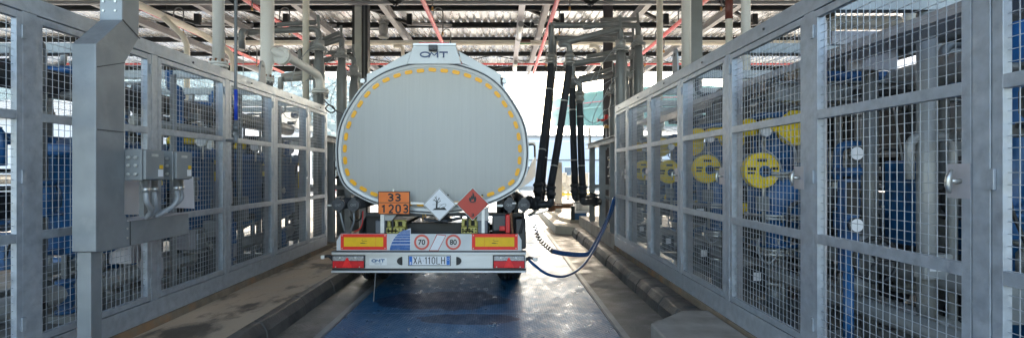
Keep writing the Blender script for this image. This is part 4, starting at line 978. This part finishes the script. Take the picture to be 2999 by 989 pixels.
# hose tubes with end caps
for x,n_ in ((85,0),(160,1),(922,0),(992,1)):
    c=q4(x,200); zt_=c[1]
    o=MB().cyl((c[0],TY+.02,zt_),(c[0],11.5,zt_),.07,20).build('hose_tube',steeld,tr)
    cap=MB().lathe((c[0],TY+.03,zt_),(0,-1,0),[(0,.078),(.03,.082),(.045,.075),(.045,.055),(.05,.05)],26).box(c[0]-.03,c[0]+.03,TY-.02,TY+.02,zt_+.07,zt_+.095).box(c[0]-.022,c[0]+.022,TY-.02,TY+.02,zt_-.10,zt_-.07).build('end_cap',steeld,o)
    logo(c[0]-.038,c[0]+.038,zt_-.016,zt_+.016,TY-.021,.006,greyp,'emblem_letters',cap)
m=MB(); b4(m,860,198,890,208,TY+.0,TY+.03); b4(m,935,188,955,194,TY-.03,TY+.0); b4(m,20,199,48,206,TY+.02,TY+.04); m.build('cap_latch',creamw,tr)
for a_,b_ in (((90,230),(107,336)),((157,232),(130,336))):
    P=[q4(*a_),q4(*b_)]
    MB().tube(smooth_path([(P[0][0],TY+.03,P[0][1]),((P[0][0]*.7+P[1][0]*.3)+(.01 if a_[0]<120 else .02),TY+.04,(P[0][1]+P[1][1])/2),(P[1][0],TY+.1,P[1][1])]),.014,10).build('braided_line',galvo,tr)
P=[q4(125,260),q4(140,282),q4(175,275),q4(188,235)]; MB().tube(smooth_path([(p[0],TY+.15,p[1]) for p in P]),.011,8).build('black_line',rubber,tr)
P=[q4(193,232),q4(190,290),q4(178,320),q4(150,336)]; MB().tube(smooth_path([(p[0],TY+.12,p[1]) for p in P]),.007,8).build('red_line',extr,tr)
for x0,y0 in ((930,235),(988,240)):
    P=[q4(x0,y0),q4(x0+2,280),q4(x0+8 if x0<950 else x0-14,340)]; MB().tube(smooth_path([(p[0],TY+.03,p[1]) for p in P]),.016,8).build('drain_hose',rustm if x0<950 else rubber,tr)
# chassis and running gear
m=MB()
for x in (-1.42,-.44): m.ibeam((x,TY+.08,.98),(x,17,.98),.14,.22,.02)
b4(m,200,246,990,262,TY+.20,TY+.35)
m.box(-1.7,-.16,TY+.35,TY+.5,.75,.95); m.box(-1.9,.05,TY+.06,TY+.14,.50,.62)
m.build('chassis_frame',blk,tr)
for q in ((190,262,300,420),(835,262,1002,420)): b4(MB(),*q,TY+.32,TY+.38).build('mudguard_panel',rubber,tr)
b4(MB(),952,270,1004,418,TY+.06,TY+.30).build('side_box',M('side_box_black',(.035,.036,.04),.35,.2),tr,bevel=.02)
m=MB(); c=q4(590,262); m.tube(smooth_path([(c[0]-.35,TY+.25,c[1]+.02),(c[0]-.2,TY+.22,c[1]-.05),(c[0],TY+.2,c[1]-.06),(c[0]+.25,TY+.25,c[1]-.02)]),.02,8); m.lathe((c[0]+.02,TY+.2,c[1]-.07),(0,0,1),[(0,.1),(.03,.1),(.05,.06),(.12,.06)],16); m.build('outlet_valve',steeld,tr)
m=MB(); c=q4(487,268); m.cyl((c[0],TY+.2,c[1]-.05),(c[0],TY+.2,c[1]+.05),.008,8); c=q4(500,258); m.lathe((c[0],TY+.2,c[1]-.03),(0,0,1),[(0,.008),(.02,.012),(.05,.012)],8); m.build('brass_tap',brass,tr)
for y in (7.95,9.3,10.6):
    MB().cyl((-2.0,y,.5),(.15,y,.5),.07,14).build('axle',blk,tr)
    for xc in (-1.93,.12):
        m=MB(); P=[(0,.30),(.0,.40),(.03,.46),(.05,.485)]
        for k in range(5): x0=.06+k*.057; P+=[(x0,.50),(x0+.045,.50),(x0+.046,.488),(x0+.056,.488)]
        P+=[(.34,.485),(.36,.46),(.385,.40),(.385,.30)]
        m.lathe((xc-.19,y,.497),(1,0,0),P,40); wh=m.build('tyre',rubber,tr)
        MB().lathe((xc-.17,y,.5),(1,0,0),[(0,.05),(0,.15),(.05,.2),(.05,.3),(.3,.3),(.3,.2),(.35,.15),(.35,.05)],30).build('rim',steel,wh)
# fire extinguisher box
o=b4(MB(),838,252,905,332,TY+.06,TY+.28).build('extinguisher_box',M('box_charcoal',(.05,.053,.058),.4),tr,bevel=.02); m=MB(); b4(m,902,248,926,340,TY+.05,TY+.26); b4(m,872,304,902,328,TY+.02,TY+.059); m.build('red_cover',extr,o,bevel=.012)
# rod and side markers
c=q4(266,527); d_=q4(262,665); MB().bar((c[0],TY+.02,c[1]),(d_[0],TY-.05,d_[1]),.014,.006).build('earthing_strap',steeld,tr)
for s_,P in ((-1,((57,470),(40,450),(12,452))),(1,((1000,470),(1022,458),(1045,464)))):
    pts=[(q4(*p)[0],TY+.03-(i*.02),q4(*p)[1]) for i,p in enumerate(P)]
    o=MB().tube(smooth_path(pts,5),[.022]*6+[.017]*5,10).build('marker_arm',rubber,tr); e=pts[-1]
    MB().box(e[0]-.025,e[0]+.035 if s_>0 else e[0]+.02,e[1]-.02,e[1]+.02,e[2]-.025,e[2]+.02).build('marker_lens',creamw,o,bevel=.004)
# left side light grey guard + manifold
MB().box(.22,.31,9.0,12.5,.75,1.3).build('valve_cabinet',steeld,tr,bevel=.01)
# wheel chocks
def wchock(x0,x1,y0,y1,lb):
    a=q4(x0,y1,TY+.08); b=q4(x1,y0,TY+.08); X0,X1,Z0,Z1=a[0],b[0],a[1],b[1]
    r=E('wheel_chock',(X0,TY+.1,Z0),lb,'wheel chock','yellow wheel chocks on the tanker')
    Y0=TY+.08; w_=X1-X0; h=Z1-Z0; m=MB()
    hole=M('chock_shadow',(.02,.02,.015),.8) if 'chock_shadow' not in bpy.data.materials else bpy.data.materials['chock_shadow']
    m.box(X0,X1,Y0+.05,Y0+.18,Z0,Z0+h*.5); m.prism([(Y0,Z0),(Y0+.049,Z0),(Y0+.049,Z0+h*.5),(Y0,Z0+h*.42)],X0,X1,'yz')
    m.box(X0,X0+w_*.18,Y0+.05,Y0+.16,Z0+h*.5+.001,Z0+h*.9); m.box(X1-w_*.18,X1,Y0+.05,Y0+.16,Z0+h*.5+.001,Z0+h*.9); m.box(X0,X1,Y0+.06,Y0+.15,Z0+h*.901,Z1); m.box(X0+w_*.42,X0+w_*.58,Y0+.05,Y0+.16,Z0+h*.5+.001,Z0+h*.9)
    for k in range(8): m.box(X0+w_*(k+.2)/8,X0+w_*(k+.6)/8,Y0+.05,Y0+.059,Z1+.0005,Z1+.008)
    m.build('chock_body',chock,r,bevel=.003)
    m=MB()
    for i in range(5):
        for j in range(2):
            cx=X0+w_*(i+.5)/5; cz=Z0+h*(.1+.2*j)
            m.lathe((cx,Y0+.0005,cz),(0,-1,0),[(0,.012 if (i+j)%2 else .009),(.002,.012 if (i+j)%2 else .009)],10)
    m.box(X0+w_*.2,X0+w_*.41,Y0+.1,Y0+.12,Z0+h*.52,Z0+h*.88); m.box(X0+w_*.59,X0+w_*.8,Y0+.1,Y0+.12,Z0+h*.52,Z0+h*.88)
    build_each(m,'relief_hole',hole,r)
wchock(320,410,277,338,'olive yellow wheel chock behind the bumper, above the blue striped sticker'); wchock(686,765,271,338,'olive yellow wheel chock behind the bumper, left of the black and red box')

# tractor unit with open door
r=E('truck_tractor',(-.93,18,0),'white truck cab ahead of the tank with its right door open','truck')
cabp=M('cab_white',(.70,.70,.68),.3,0,.03)
m=MB().prism([(17.75,1.0),(19.9,1.0),(19.9,2.2),(19.6,3.1),(17.9,3.15),(17.75,2.9)],-2.15,.28,'yz'); m.build('cab',cabp,r,bevel=.06)
m=MB().box(-2.0,.1,19.0,19.97,1.9,2.8); m.build('windscreen',glassm,r)
for x in (-2.0,-.02):
    for y in (18.9,): MB().lathe((x-.15,y,.5),(1,0,0),[(0,.3),(0,.46),(.04,.5),(.26,.5),(.3,.46),(.3,.3)],28).build('wheel',rubber,r)
yd=18.0
def ap(x,y): return at(1540+x*.4,300+y*.4,yd)
outer=[ap(-60,300),ap(60,290),ap(73,305),ap(76,400),ap(70,540),ap(20,590),ap(-60,640)]
inner=[ap(-40,318),ap(52,308),ap(63,320),ap(65,400),ap(48,430),ap(0,545),ap(-50,560)]
m=MB(); n=7
vs=[(p.x,yd-.03,p.z) for p in outer]+[(p.x,yd-.03,p.z) for p in inner]+[(p.x,yd+.03,p.z) for p in outer]+[(p.x,yd+.03,p.z) for p in inner]
fs=[]
for k in range(n):
    k2=(k+1)%n; fs+=[(k,k2,n+k2,n+k),(2*n+k,3*n+k,3*n+k2,2*n+k2),(k,2*n+k,2*n+k2,k2),(n+k,n+k2,3*n+k2,3*n+k)]
m.add(vs,fs); dr=m.build('open_door',cabp,r)
MB().tube([Vector((p.x,yd-.03,p.z)) for p in inner[:4]],.03,8).build('window_seal',rubber,dr)
MB().prism([(p.x,p.z) for p in [ap(40,440),ap(66,405),ap(60,500),ap(30,545),ap(0,545)]],yd-.01,yd+.05).build('door_trim',M('trim_beige',(.30,.25,.2),.6),dr)

# ------------------------------------------------------------------ loading arms
def coupling(m,p,d,r):
    m.lathe(p,d,[(0,r*1.15),(.03,r*1.15),(.03,r*1.45),(.07,r*1.45),(.07,r*1.2),(.15,r*1.2),(.15,r*1.4),(.2,r*1.4),(.2,r*1.1),(.26,r*1.1)],18)
def arm(label,riser_xy,ztop,boom,dropper,hose_pts,end,hr=.070,rr=.085,zb=.45,mat=greyp):
    X,Y=riser_xy
    r=E('loading_arm',(X,Y,zb),label,'loading arm','bottom loading arms beyond the enclosures')
    m=MB(); m.lathe((X,Y,zb),(0,0,1),[(0,rr*1.35),(ztop-zb-.75,rr*1.35),(ztop-zb-.62,rr),(ztop-zb-.45,rr)],20); m.build('riser',mat,r)
    m=MB(); flange(m,(X,Y,ztop-.43),(0,0,1),rr*1.9,.03,10); m.lathe((X,Y,ztop-.4),(0,0,1),[(0,rr*1.25),(.16,rr*1.25)],18); m.build('swivel_flange',greyl,r)
    bp=[Vector((X,Y,ztop-.3)),Vector((X,Y,ztop))]+[Vector(b_) for b_ in boom]
    MB().tube(fillet(bp,.2),rr*.72,16).build('boom',mat,r)
    # balance spring cylinder on top of boom
    a_=Vector(bp[1]); b_=Vector(bp[2]); dd=(b_-a_).normalized()
    MB().cyl(a_+dd*.05+Vector((0,0,.14)),a_+dd*.85+Vector((0,0,.12)),.045,14).bar(a_+Vector((0,0,.0)),a_+Vector((-.02,0,.28)),.05,.03).bar(a_+dd*.85+Vector((0,0,.12)),b_+Vector((0,0,.06)),.015,.015).build('balance_spring',mat,r)
    d0=Vector(dropper)
    m=MB(); m.tube(fillet([Vector(boom[-1]),Vector((d0.x,d0.y,Vector(boom[-1]).z)),d0],.1),rr*.68,14); m.build('dropper_elbow',mat,r)
    if hose_pts:
        m=MB(); coupling(m,d0+Vector((0,0,.02)),(0,0,-1),hr*.95); m.build('top_coupling',M('coupling_steel',(.33,.33,.32),.4,.6) if 'coupling_steel' not in bpy.data.materials else bpy.data.materials['coupling_steel'],r)
        P=[d0-Vector((0,0,.2))]+[Vector(h) for h in hose_pts]
        ho=MB().tube(smooth_path(P,6),hr,14).build('hose',rubtx,r)
        m=MB()
        for f in (.45,.78):
            j=int(len(P)*f); 
        q=smooth_path(P,6); 
        for f in (.35,.8):
            j=int((len(q)-1)*f); dd2=(q[j+1]-q[j]).normalized(); m.lathe(q[j],dd2,[(0,hr+.004),(.025,hr+.004)],16)
        build_each(m,'hose_clip',steel,ho)
        e=Vector(hose_pts[-1]); m=MB(); coupling(m,e+Vector((0,0,.03)),(0,0,-1),hr)
        ev=Vector(end); m.tube(fillet([e-Vector((0,0,.2)),Vector((e.x,e.y,ev.z)),ev],.13,8),hr*.95,14)
        m.lathe(ev,(ev-Vector((e.x,e.y,ev.z))),[(-.04,hr*1.4),(.03,hr*1.4),(.03,hr*1.1),(.1,hr*1.1)],16)
        hd=Vector((.22 if ev.x<e.x else -.22,0,-.01)); m.bar(Vector((e.x,e.y-.05,ev.z)),Vector((e.x,e.y-.05,ev.z))+hd,.03,.015)
        m.build('loading_coupler',steeld,r)
    m=MB().tube(smooth_path([a_+Vector((.05,-.1,-.2)),a_+Vector((-.4,-.12,-.75)),a_+Vector((-.5,-.1,-1.2)),a_+Vector((-.1,-.1,-1.0))]),.008,6).tube(smooth_path([d0+Vector((.05,-.05,-.1)),d0+Vector((.08,-.06,-.5)),d0+Vector((.3,-.06,-.62)),d0+Vector((.5,-.02,-.35))]),.007,6); build_each(m,'signal_cable',condg,r)
    return r
A=at
arm('right loading arm with the angled boom and the hose leaning towards the tanker, nearest pipe',(2.47,10.6),A(1818,85,10.6).z,[A(1795,88,10.55),A(1640,130,9.9)],A(1668,160,9.9),[A(1658,262,9.85),A(1643,365,9.8),A(1626,470,9.7),A(1613,545,9.6)],A(1565,600,9.5))
arm('right loading arm with the highest level boom and the leftmost black hose',(3.05,11.4),A(1870,75,11.4).z,[A(1840,75,11.4),A(1612,75,10.4)],A(1614,160,10.4),[A(1608,262,10.2),A(1594,390,9.9),A(1576,538,9.6)],A(1550,588,9.5))
arm('right loading arm with the second level boom, its hose partly hidden by the leftmost hose',(3.10,12.0),A(1855,118,12.0).z,[A(1835,118,12.0),A(1625,112,10.9)],A(1622,165,10.9),[A(1614,270,10.8),A(1600,420,10.5),A(1589,538,10.2)],A(1560,588,10.1),hr=.055)
arm('right loading arm with a low boom and the third black hose',(2.72,11.3),A(1830,165,11.3).z,[A(1810,168,11.3),A(1655,190,10.6)],A(1677,225,10.6),[A(1677,320,10.6),A(1680,430,10.6),A(1684,540,10.6)],A(1735,576,11.2))
arm('right loading arm with the lowest boom and the rightmost black hose',(2.62,11.9),A(1800,219,11.9).z,[A(1790,221,11.9),A(1675,240,10.4)],A(1698,270,10.4),[A(1699,340,10.4),A(1702,450,10.4),A(1706,545,10.4)],A(1745,590,10.6))
arm('left loading arm with a high boom folded beside the thin cream riser',(-3.55,11.4),A(1008,112,11.4).z,[A(985,118,11.4),A(885,150,10.9)],A(880,185,10.9),None,None,zb=.2,mat=greyp)
arm('left loading arm with the pale balance cylinder, nearer the canopy column',(-3.45,12.0),A(1018,165,12.0).z,[A(1000,168,12.0),A(915,182,11.3)],A(905,215,11.3),None,None,zb=.2,mat=greyp)
arm('left loading arm with a low boom ending in a downturned elbow',(-3.95,11.2),A(955,225,11.2).z,[A(930,226,11.2),A(830,232,10.6)],A(822,262,10.6),None,None,zb=.2,mat=greyl)
arm('left loading arm with the short bent boom behind the wide white riser',(-3.7,10.4),A(800,85,10.4).z,[A(780,92,10.4),A(722,95,9.6)],A(708,145,9.5),None,None,zb=.2,mat=greyp)

# pipe support frames beyond the enclosures
for s_,X,ys_,lb in ((1,2.15,(12.4,11.16,10.05),'row of galvanised H posts with a top rail beyond the right enclosure'),(-1,-3.30,(12.4,11.2,10.1),'row of galvanised H posts with a top rail beyond the left enclosure')):
    r=E('pipe_rack',(X,ys_[0],.45),lb,'pipe rack')
    zb=.45 if s_>0 else .2
    for y in ys_: MB().ibeam((X+s_*.05,y,zb),(X+s_*.05,y,2.22),.12,.12,.012,(0,1,0)).box(X-.02+s_*.05-.08,X+s_*.05+.1,y-.1,y+.1,zb-.0,zb+.015).build('post',galvo,r)
    MB().ibeam((X+s_*.05,ys_[-1]-.6,2.28),(X+s_*.05,ys_[0]+.6,2.28),.14,.12,.012).build('top_rail',galvo,r)
    for y in ys_: MB().ibeam((X+s_*.13,y,2.28),(X+s_*1.8,y,2.28),.1,.1,.01).build('cross_rail',galvo,r),MB().bar((X+s_*.1,y,1.3),(X+s_*1.8,y,1.3),.08,.08).build('cross_rail',galvo,r)
    MB().bar((X+s_*1.8,ys_[-1],1.6),(X+s_*1.8,ys_[0],1.6),.08,.08).bar((X+s_*.12,ys_[-1],1.1),(X+s_*.12,ys_[0]+.5,1.1),.05,.06).build('side_rail',galvo,r)
    if s_>0: MB().prism([(12.6,2.35),(12.8,2.35),(12.78,2.7),(12.74,2.78),(12.66,2.78),(12.62,2.7)],X+.03,X+.06,'yz').build('lifting_lug',galvo,r)
    for k,z in enumerate((1.55,1.75,1.95)):
        MB().tube(smooth_path([(X+s_*.15,ys_[-1]-.3,z),(X+s_*.4,ys_[-1]+.5,z-.1),(X+s_*.2,ys_[1],z),(X+s_*.5,ys_[0],z-.05)]),.025,8).build('hanging_hose',rubber,r)
# hydraulic items on right island
r=E('fuel_coupler_rack',A(1690,600,14.6),'flanged steel coupler with a grey hose loop lying on the sunlit island','coupler')
p=A(1688,603,14.6); 
m=MB(); flange(m,p,(1,0,0),.17,.03,8); m.lathe(p+Vector((.05,0,0)),(1,0,0),[(0,.13),(.1,.17),(.25,.17),(.35,.12)],18); flange(m,p+Vector((.42,0,0)),(1,0,0),.17,.03,8); m.build('valve_body',creamw,r)
MB().cyl(p-Vector((.1,0,0)),p-Vector((.6,0,0)),.07,14).lathe(p-Vector((.6,0,0)),(-1,0,0),[(0,.12),(.04,.16),(.2,.16),(.2,.12)],20).build('brown_nozzle',rustm,r)
MB().tube(smooth_path([p+Vector((-.75,-.05,-.0)),p+Vector((-1.05,-.2,-.02)),p+Vector((-1.3,-.4,-.2)),p+Vector((-1.35,-.1,-.24)),p+Vector((-1.0,.6,-.24)),p+Vector((-.7,1.2,-.2))]),.045,12).build('hose_loop',greyl,r)
MB().box(p.x-.15,p.x+.25,14.3,14.7,.31,.5).build('blue_bracket',bluep,r); MB().box(p.x-.2,p.x-.1,14.2,14.3,.31,.7).build('stop_post',blk,r); MB().box(p.x-.18,p.x+.4,14.25,14.75,.501,.54).build('rest_plate',whs,r)
m=MB().box(1.80,2.03,17.1,17.33,.2,1.97); lbl(m.build('concrete_post',concl,bevel=.01),'square grey concrete post on the island right of the tanker','post')
r=E('valve_manifold',A(1670,545,24),'cream flanged valve manifold on yellow stand behind the concrete post','valve')
for i,sx in enumerate((1650,1664,1682,1700,1716)):
    p=A(sx,540+(i%2)*8,24); m=MB(); flange(m,p,(0,0,1),.16,.04,8); flange(m,p+Vector((0,0,.5)),(0,0,1),.16,.04,8); m.lathe(p,(0,0,1),[(0,.08),(.12,.15),(.38,.15),(.5,.08)],14); m.cyl(p-Vector((0,0,.6)),p,.07); m.build('valve_body',creamw,r)
MB().cyl(A(1640,556,24),A(1730,556,24),.08).cyl(A(1640,575,24),A(1730,575,24),.04).build('header',creamw,r)
MB().box(2.7,2.8,23.9,24,-.01,1.1).box(2.7,4.3,23.85,24,.55,.65).box(3.5,3.6,23.9,24,-.01,1.1).build('yellow_stand',yelp,r)
# red alarm beacon on the dark column
r=E('alarm_sounder',A(1765,350,13),'red alarm sounder mounted on the dark column right of the hoses','alarm')
p=A(1772,352,12.95); MB().lathe(p,(-1,0,0),[(0,.03),(.10,.035),(.10,.02),(.14,.02),(.2,.055)],14).build('horn',extr,r); MB().lathe(p+Vector((.03,0,.02)),(0,0,1),[(0,.05),(.09,.055),(.12,.03)],14).build('beacon',extr,r); MB().cyl(p+Vector((.03,0,-.75)),p+Vector((.03,0,-.1)),.02,8).build('cable',condg,r)
MB().box(p.x-.02,p.x+.16,p.y-.06,p.y+.06,p.z-.2,p.z-.13).build('mount',brass,r)
# cable with socket near left loading arm
r=E('earthing_cable',A(900,275,9.8),'white plug with a black looped cable reaching the tanker shoulder','cable')
p=A(944,287,9.6); MB().lathe(A(932,278,9.6),p-A(932,278,9.6),[(0,.03),(.05,.05),(.12,.055),(.14,.03)],14).build('plug',creamw,r)
MB().tube(smooth_path([p,A(962,306,9.5),A(975,312,9.4),A(980,325,9.4),A(968,330,9.4),A(954,318,9.4),A(965,308,9.3),A(985,325,9.0),A(1012,338,8.0)]),.012,8).build('cord',rubber,r)

# coiled air hoses
r=E('air_hose',A(1551,620,8.6),'coiled blue air hose sagging from the tanker to the right enclosure','hose')
c=helix([A(1563,656,8.55),A(1580,700,8.5),A(1618,735,8.6)],.030,.055,10)
MB().tube([A(1551,616,8.6),A(1556,640,8.6)]+c[:3],.007,6).tube(c,.011,6).build('black_coil',rubber,r)
c=helix([A(1618,735,8.6),A(1665,743,8.8),A(1718,744,9.0),A(1735,728,9.1),A(1762,680,9.3),A(1790,615,9.5),A(1800,578,9.55)],.032,.030,10)
MB().tube(c,.011,6).build('blue_coil',hoseb,r)
r=E('air_hose',A(1556,768,6.65),'smooth blue air hose hanging low from the tanker bumper to the right enclosure','hose')
MB().tube(smooth_path([A(1547,758,6.65),A(1566,776,6.68),A(1600,800,6.8),A(1640,809,7.1),A(1675,800,7.5),A(1708,775,8.0),A(1735,738,8.5),A(1757,695,8.9),A(1780,640,9.3),A(1797,580,9.52)]),.019,12).build('hose_run',hoseb,r)

# ------------------------------------------------------------------ background
# green storage tank
r=E('storage_tank',(20.6,70,0),'huge pale green cylindrical storage tank behind the white building','storage tank')
cx,cy,RT,HT=20.6,70,13.6,11.0
MB().lathe((cx,cy,0),(0,0,1),[(0,RT),(HT,RT),(HT+.9,0.05)],96).build('shell',greent,r)
m=MB()
for z,rr in ((HT-1.9,RT+.10),(HT-.1,RT+.12)): m.lathe((cx,cy,z),(0,0,1),[(0,rr),(.18,rr)],96,cap=False)
m.build('wind_girder',M('tank_girder',(.2,.36,.3),.6),r)
m=MB(); m.tube([(cx+(RT+.2)*math.cos(a),cy+(RT+.2)*math.sin(a),HT-1.2) for a in [2*math.pi*k/80 for k in range(81)]],.05,5); m.build('red_ring_pipe',redp,r)
m=MB()
for z in (HT+.5,HT+1.0): m.tube([(cx+(RT-.1)*math.cos(a),cy+(RT-.1)*math.sin(a),z) for a in [2*math.pi*k/80 for k in range(81)]],.04,5)
for k in range(60): a=2*math.pi*k/60; m.cyl((cx+(RT-.1)*math.cos(a),cy+(RT-.1)*math.sin(a),HT-.1),(cx+(RT-.1)*math.cos(a),cy+(RT-.1)*math.sin(a),HT+1.0),.035,5)
m.build('handrail',yelp,r)
def building(name,x0,x1,y0,y1,h,ridge,label,wall,wins,bands=()):
    r=E(name,((x0+x1)/2,y0,0),label,'building')
    MB().box(x0,x1,y0,y1,-.01,h).build('wall',wall,r)
    m=MB().prism([(y0-.4,h),(y0-.4,h+.14),((y0+y1)/2,ridge),(y1+.4,h+.14),(y1+.4,h)],x0-.3,x1+.3,'yz')
    x=x0
    while x<x1: m.bar((x,y0-.4,h+.16),(x,(y0+y1)/2,ridge+.02),.06,.05); x+=.9
    m.build('roof',roofb,r)
    for b0,b1,mt in bands: MB().box(x0-.01,x1+.01,y0-.06,y0-.001,b0,b1).build('wall_band',mt,r)
    for (a,b_,c_,d_) in wins:
        f=MB().frame_xz(a,b_,c_,d_,.09,y0-.08,y0-.002).box((a+b_)/2-.04,(a+b_)/2+.04,y0-.07,y0-.002,c_+.09,d_-.09).build('window',whs,r)
        MB().box(a+.09,b_-.09,y0-.03,y0-.015,c_+.09,d_-.09).build('pane',glassm,f)
    return r
building('workshop_building',-14,30,46,58,4.75,6.25,'long pale blue single storey building behind the tanker on the right',wallb,
   [(5.6,7.0,.6,2.1),(9.5,10.8,.6,2.0),(1.5,2.9,.8,2.2),(13,14.4,.6,2.1),(-3,-1.6,.8,2.2)],((-.01,.35,concl),(2.62,2.74,roofb),(4.3,4.45,whs)))
building('office_building',-60,-17,34,46,5.2,7.2,'white low building far beyond the left enclosure',M('white_wall',(.72,.72,.74),.8,0,.04,.6),
   [(-20-4*k,-18.4-4*k,1.2,2.7) for k in range(10)]+[(-20-4*k,-18.4-4*k,3.4,4.5) for k in range(10)],((-.01,.4,concl),))
r=E('lamp_mast',(1.3*26/13,26,0),'thin pale mast rising behind the tanker right shoulder','mast'); MB().cyl((.17,28,0),(.17,28,8.5),.09,10).build('shaft',whs,r)
MB().cyl((3.5,40,0),(3.5,40,7.2),.1,8).build('upper_shaft',whs,r)
r=E('fire_hydrant',(-7.4,23.5,0),'red hydrant on the sunlit ground left of the tanker','hydrant')
p=A(1006,560,20); MB().lathe((p.x,20,0),(0,0,1),[(0,.2),(.1,.2),(.1,.12),(1.2,.12),(1.25,.2),(1.35,.2),(1.5,.1)],18).cyl((p.x-.3,20,1.0),(p.x+.3,20,1.0),.09).build('barrel',extr,r)
# tractor/other lane hints left
for x,lb in ((-9.5,'grey pump skid on the next lane beyond the left enclosure'),):
    r=E('pump_skid',(x,7,0),lb,'pump')
    for y in (4.0,6.5,9.0): MB().lathe((x,y,.9),(1,0,0),[(0,.2),(.1,.3),(.8,.3),(.9,.15)],18).box(x-.1,x+1.1,y-.35,y+.35,-.01,.4).build('pump_casing',bluep,r)
    MB().cyl((x-.3,2,1.5),(x-.3,11,1.5),.1).build('header',greyl,r)
# wooded hill
hg=MB(); nx,ny=70,40; rnd=random.Random(3)
def hh(x,y):
    t=max(0,min(1,(y-110)/150)); e=max(0,min(1,(-8-x)/60))
    return 62*t*t*(3-2*t)*e*(.8+.12*math.sin(x*.03)+.08*math.sin(x*.011+y*.02))-1
vs=[(-330+i*5.2,105+j*6,hh(-330+i*5.2,105+j*6)) for j in range(ny) for i in range(nx)]
hg.add(vs,[(j*nx+i,j*nx+i+1,(j+1)*nx+i+1,(j+1)*nx+i) for j in range(ny-1) for i in range(nx-1)],True)
lbl(hg.build('hillside',foil),kind='structure')
tw=MB()
ico=[(0,0,1),(.89,0,.45),(.28,.85,.45),(-.72,.53,.45),(-.72,-.53,.45),(.28,-.85,.45),(.72,.53,-.45),(-.28,.85,-.45),(-.89,0,-.45),(-.28,-.85,-.45),(.72,-.53,-.45),(0,0,-1)]
icf=[(0,1,2),(0,2,3),(0,3,4),(0,4,5),(0,5,1),(1,6,2),(2,7,3),(3,8,4),(4,9,5),(5,10,1),(6,7,2),(7,8,3),(8,9,4),(9,10,5),(10,6,1),(11,7,6),(11,8,7),(11,9,8),(11,10,9),(11,6,10)]
for k in range(3400):
    x=rnd.uniform(-200,-12); y=rnd.uniform(112,330); z=hh(x,y)
    if z<0: continue
    for q in range(5):
        rr=rnd.uniform(.9,2.4); ox,oy,oz=rnd.uniform(-2.5,2.5),rnd.uniform(-2,2),rnd.uniform(2,6.5)
        tw.add([(x+ox+a*rr*rnd.uniform(.7,1.3),y+oy+b*rr,z+oz+c*rr*rnd.uniform(.7,1.2)) for a,b,c in ico],icf)
lbl(tw.build('woodland',[foil],fixn=False),'dense green wood covering the hazy hillside at left','wood',kind='stuff')
# haze
hz=MB().box(-400,400,-30,420,-1.5,95).build('haze',M('tmp',(1,1,1)))
hm=bpy.data.materials.new('haze_air'); hm.use_nodes=True; hn=hm.node_tree; hn.nodes.clear()
pv_=hn.nodes.new('ShaderNodeVolumePrincipled'); pv_.inputs['Color'].default_value=(.58,.80,1,1); pv_.inputs['Density'].default_value=.0011; pv_.inputs['Anisotropy'].default_value=.3
ou=hn.nodes.new('ShaderNodeOutputMaterial'); hn.links.new(pv_.outputs[0],ou.inputs['Volume'])
hz.data.materials.clear(); hz.data.materials.append(hm); lbl(hz,'thin pale haze filling the air towards the hill','haze',kind='stuff')
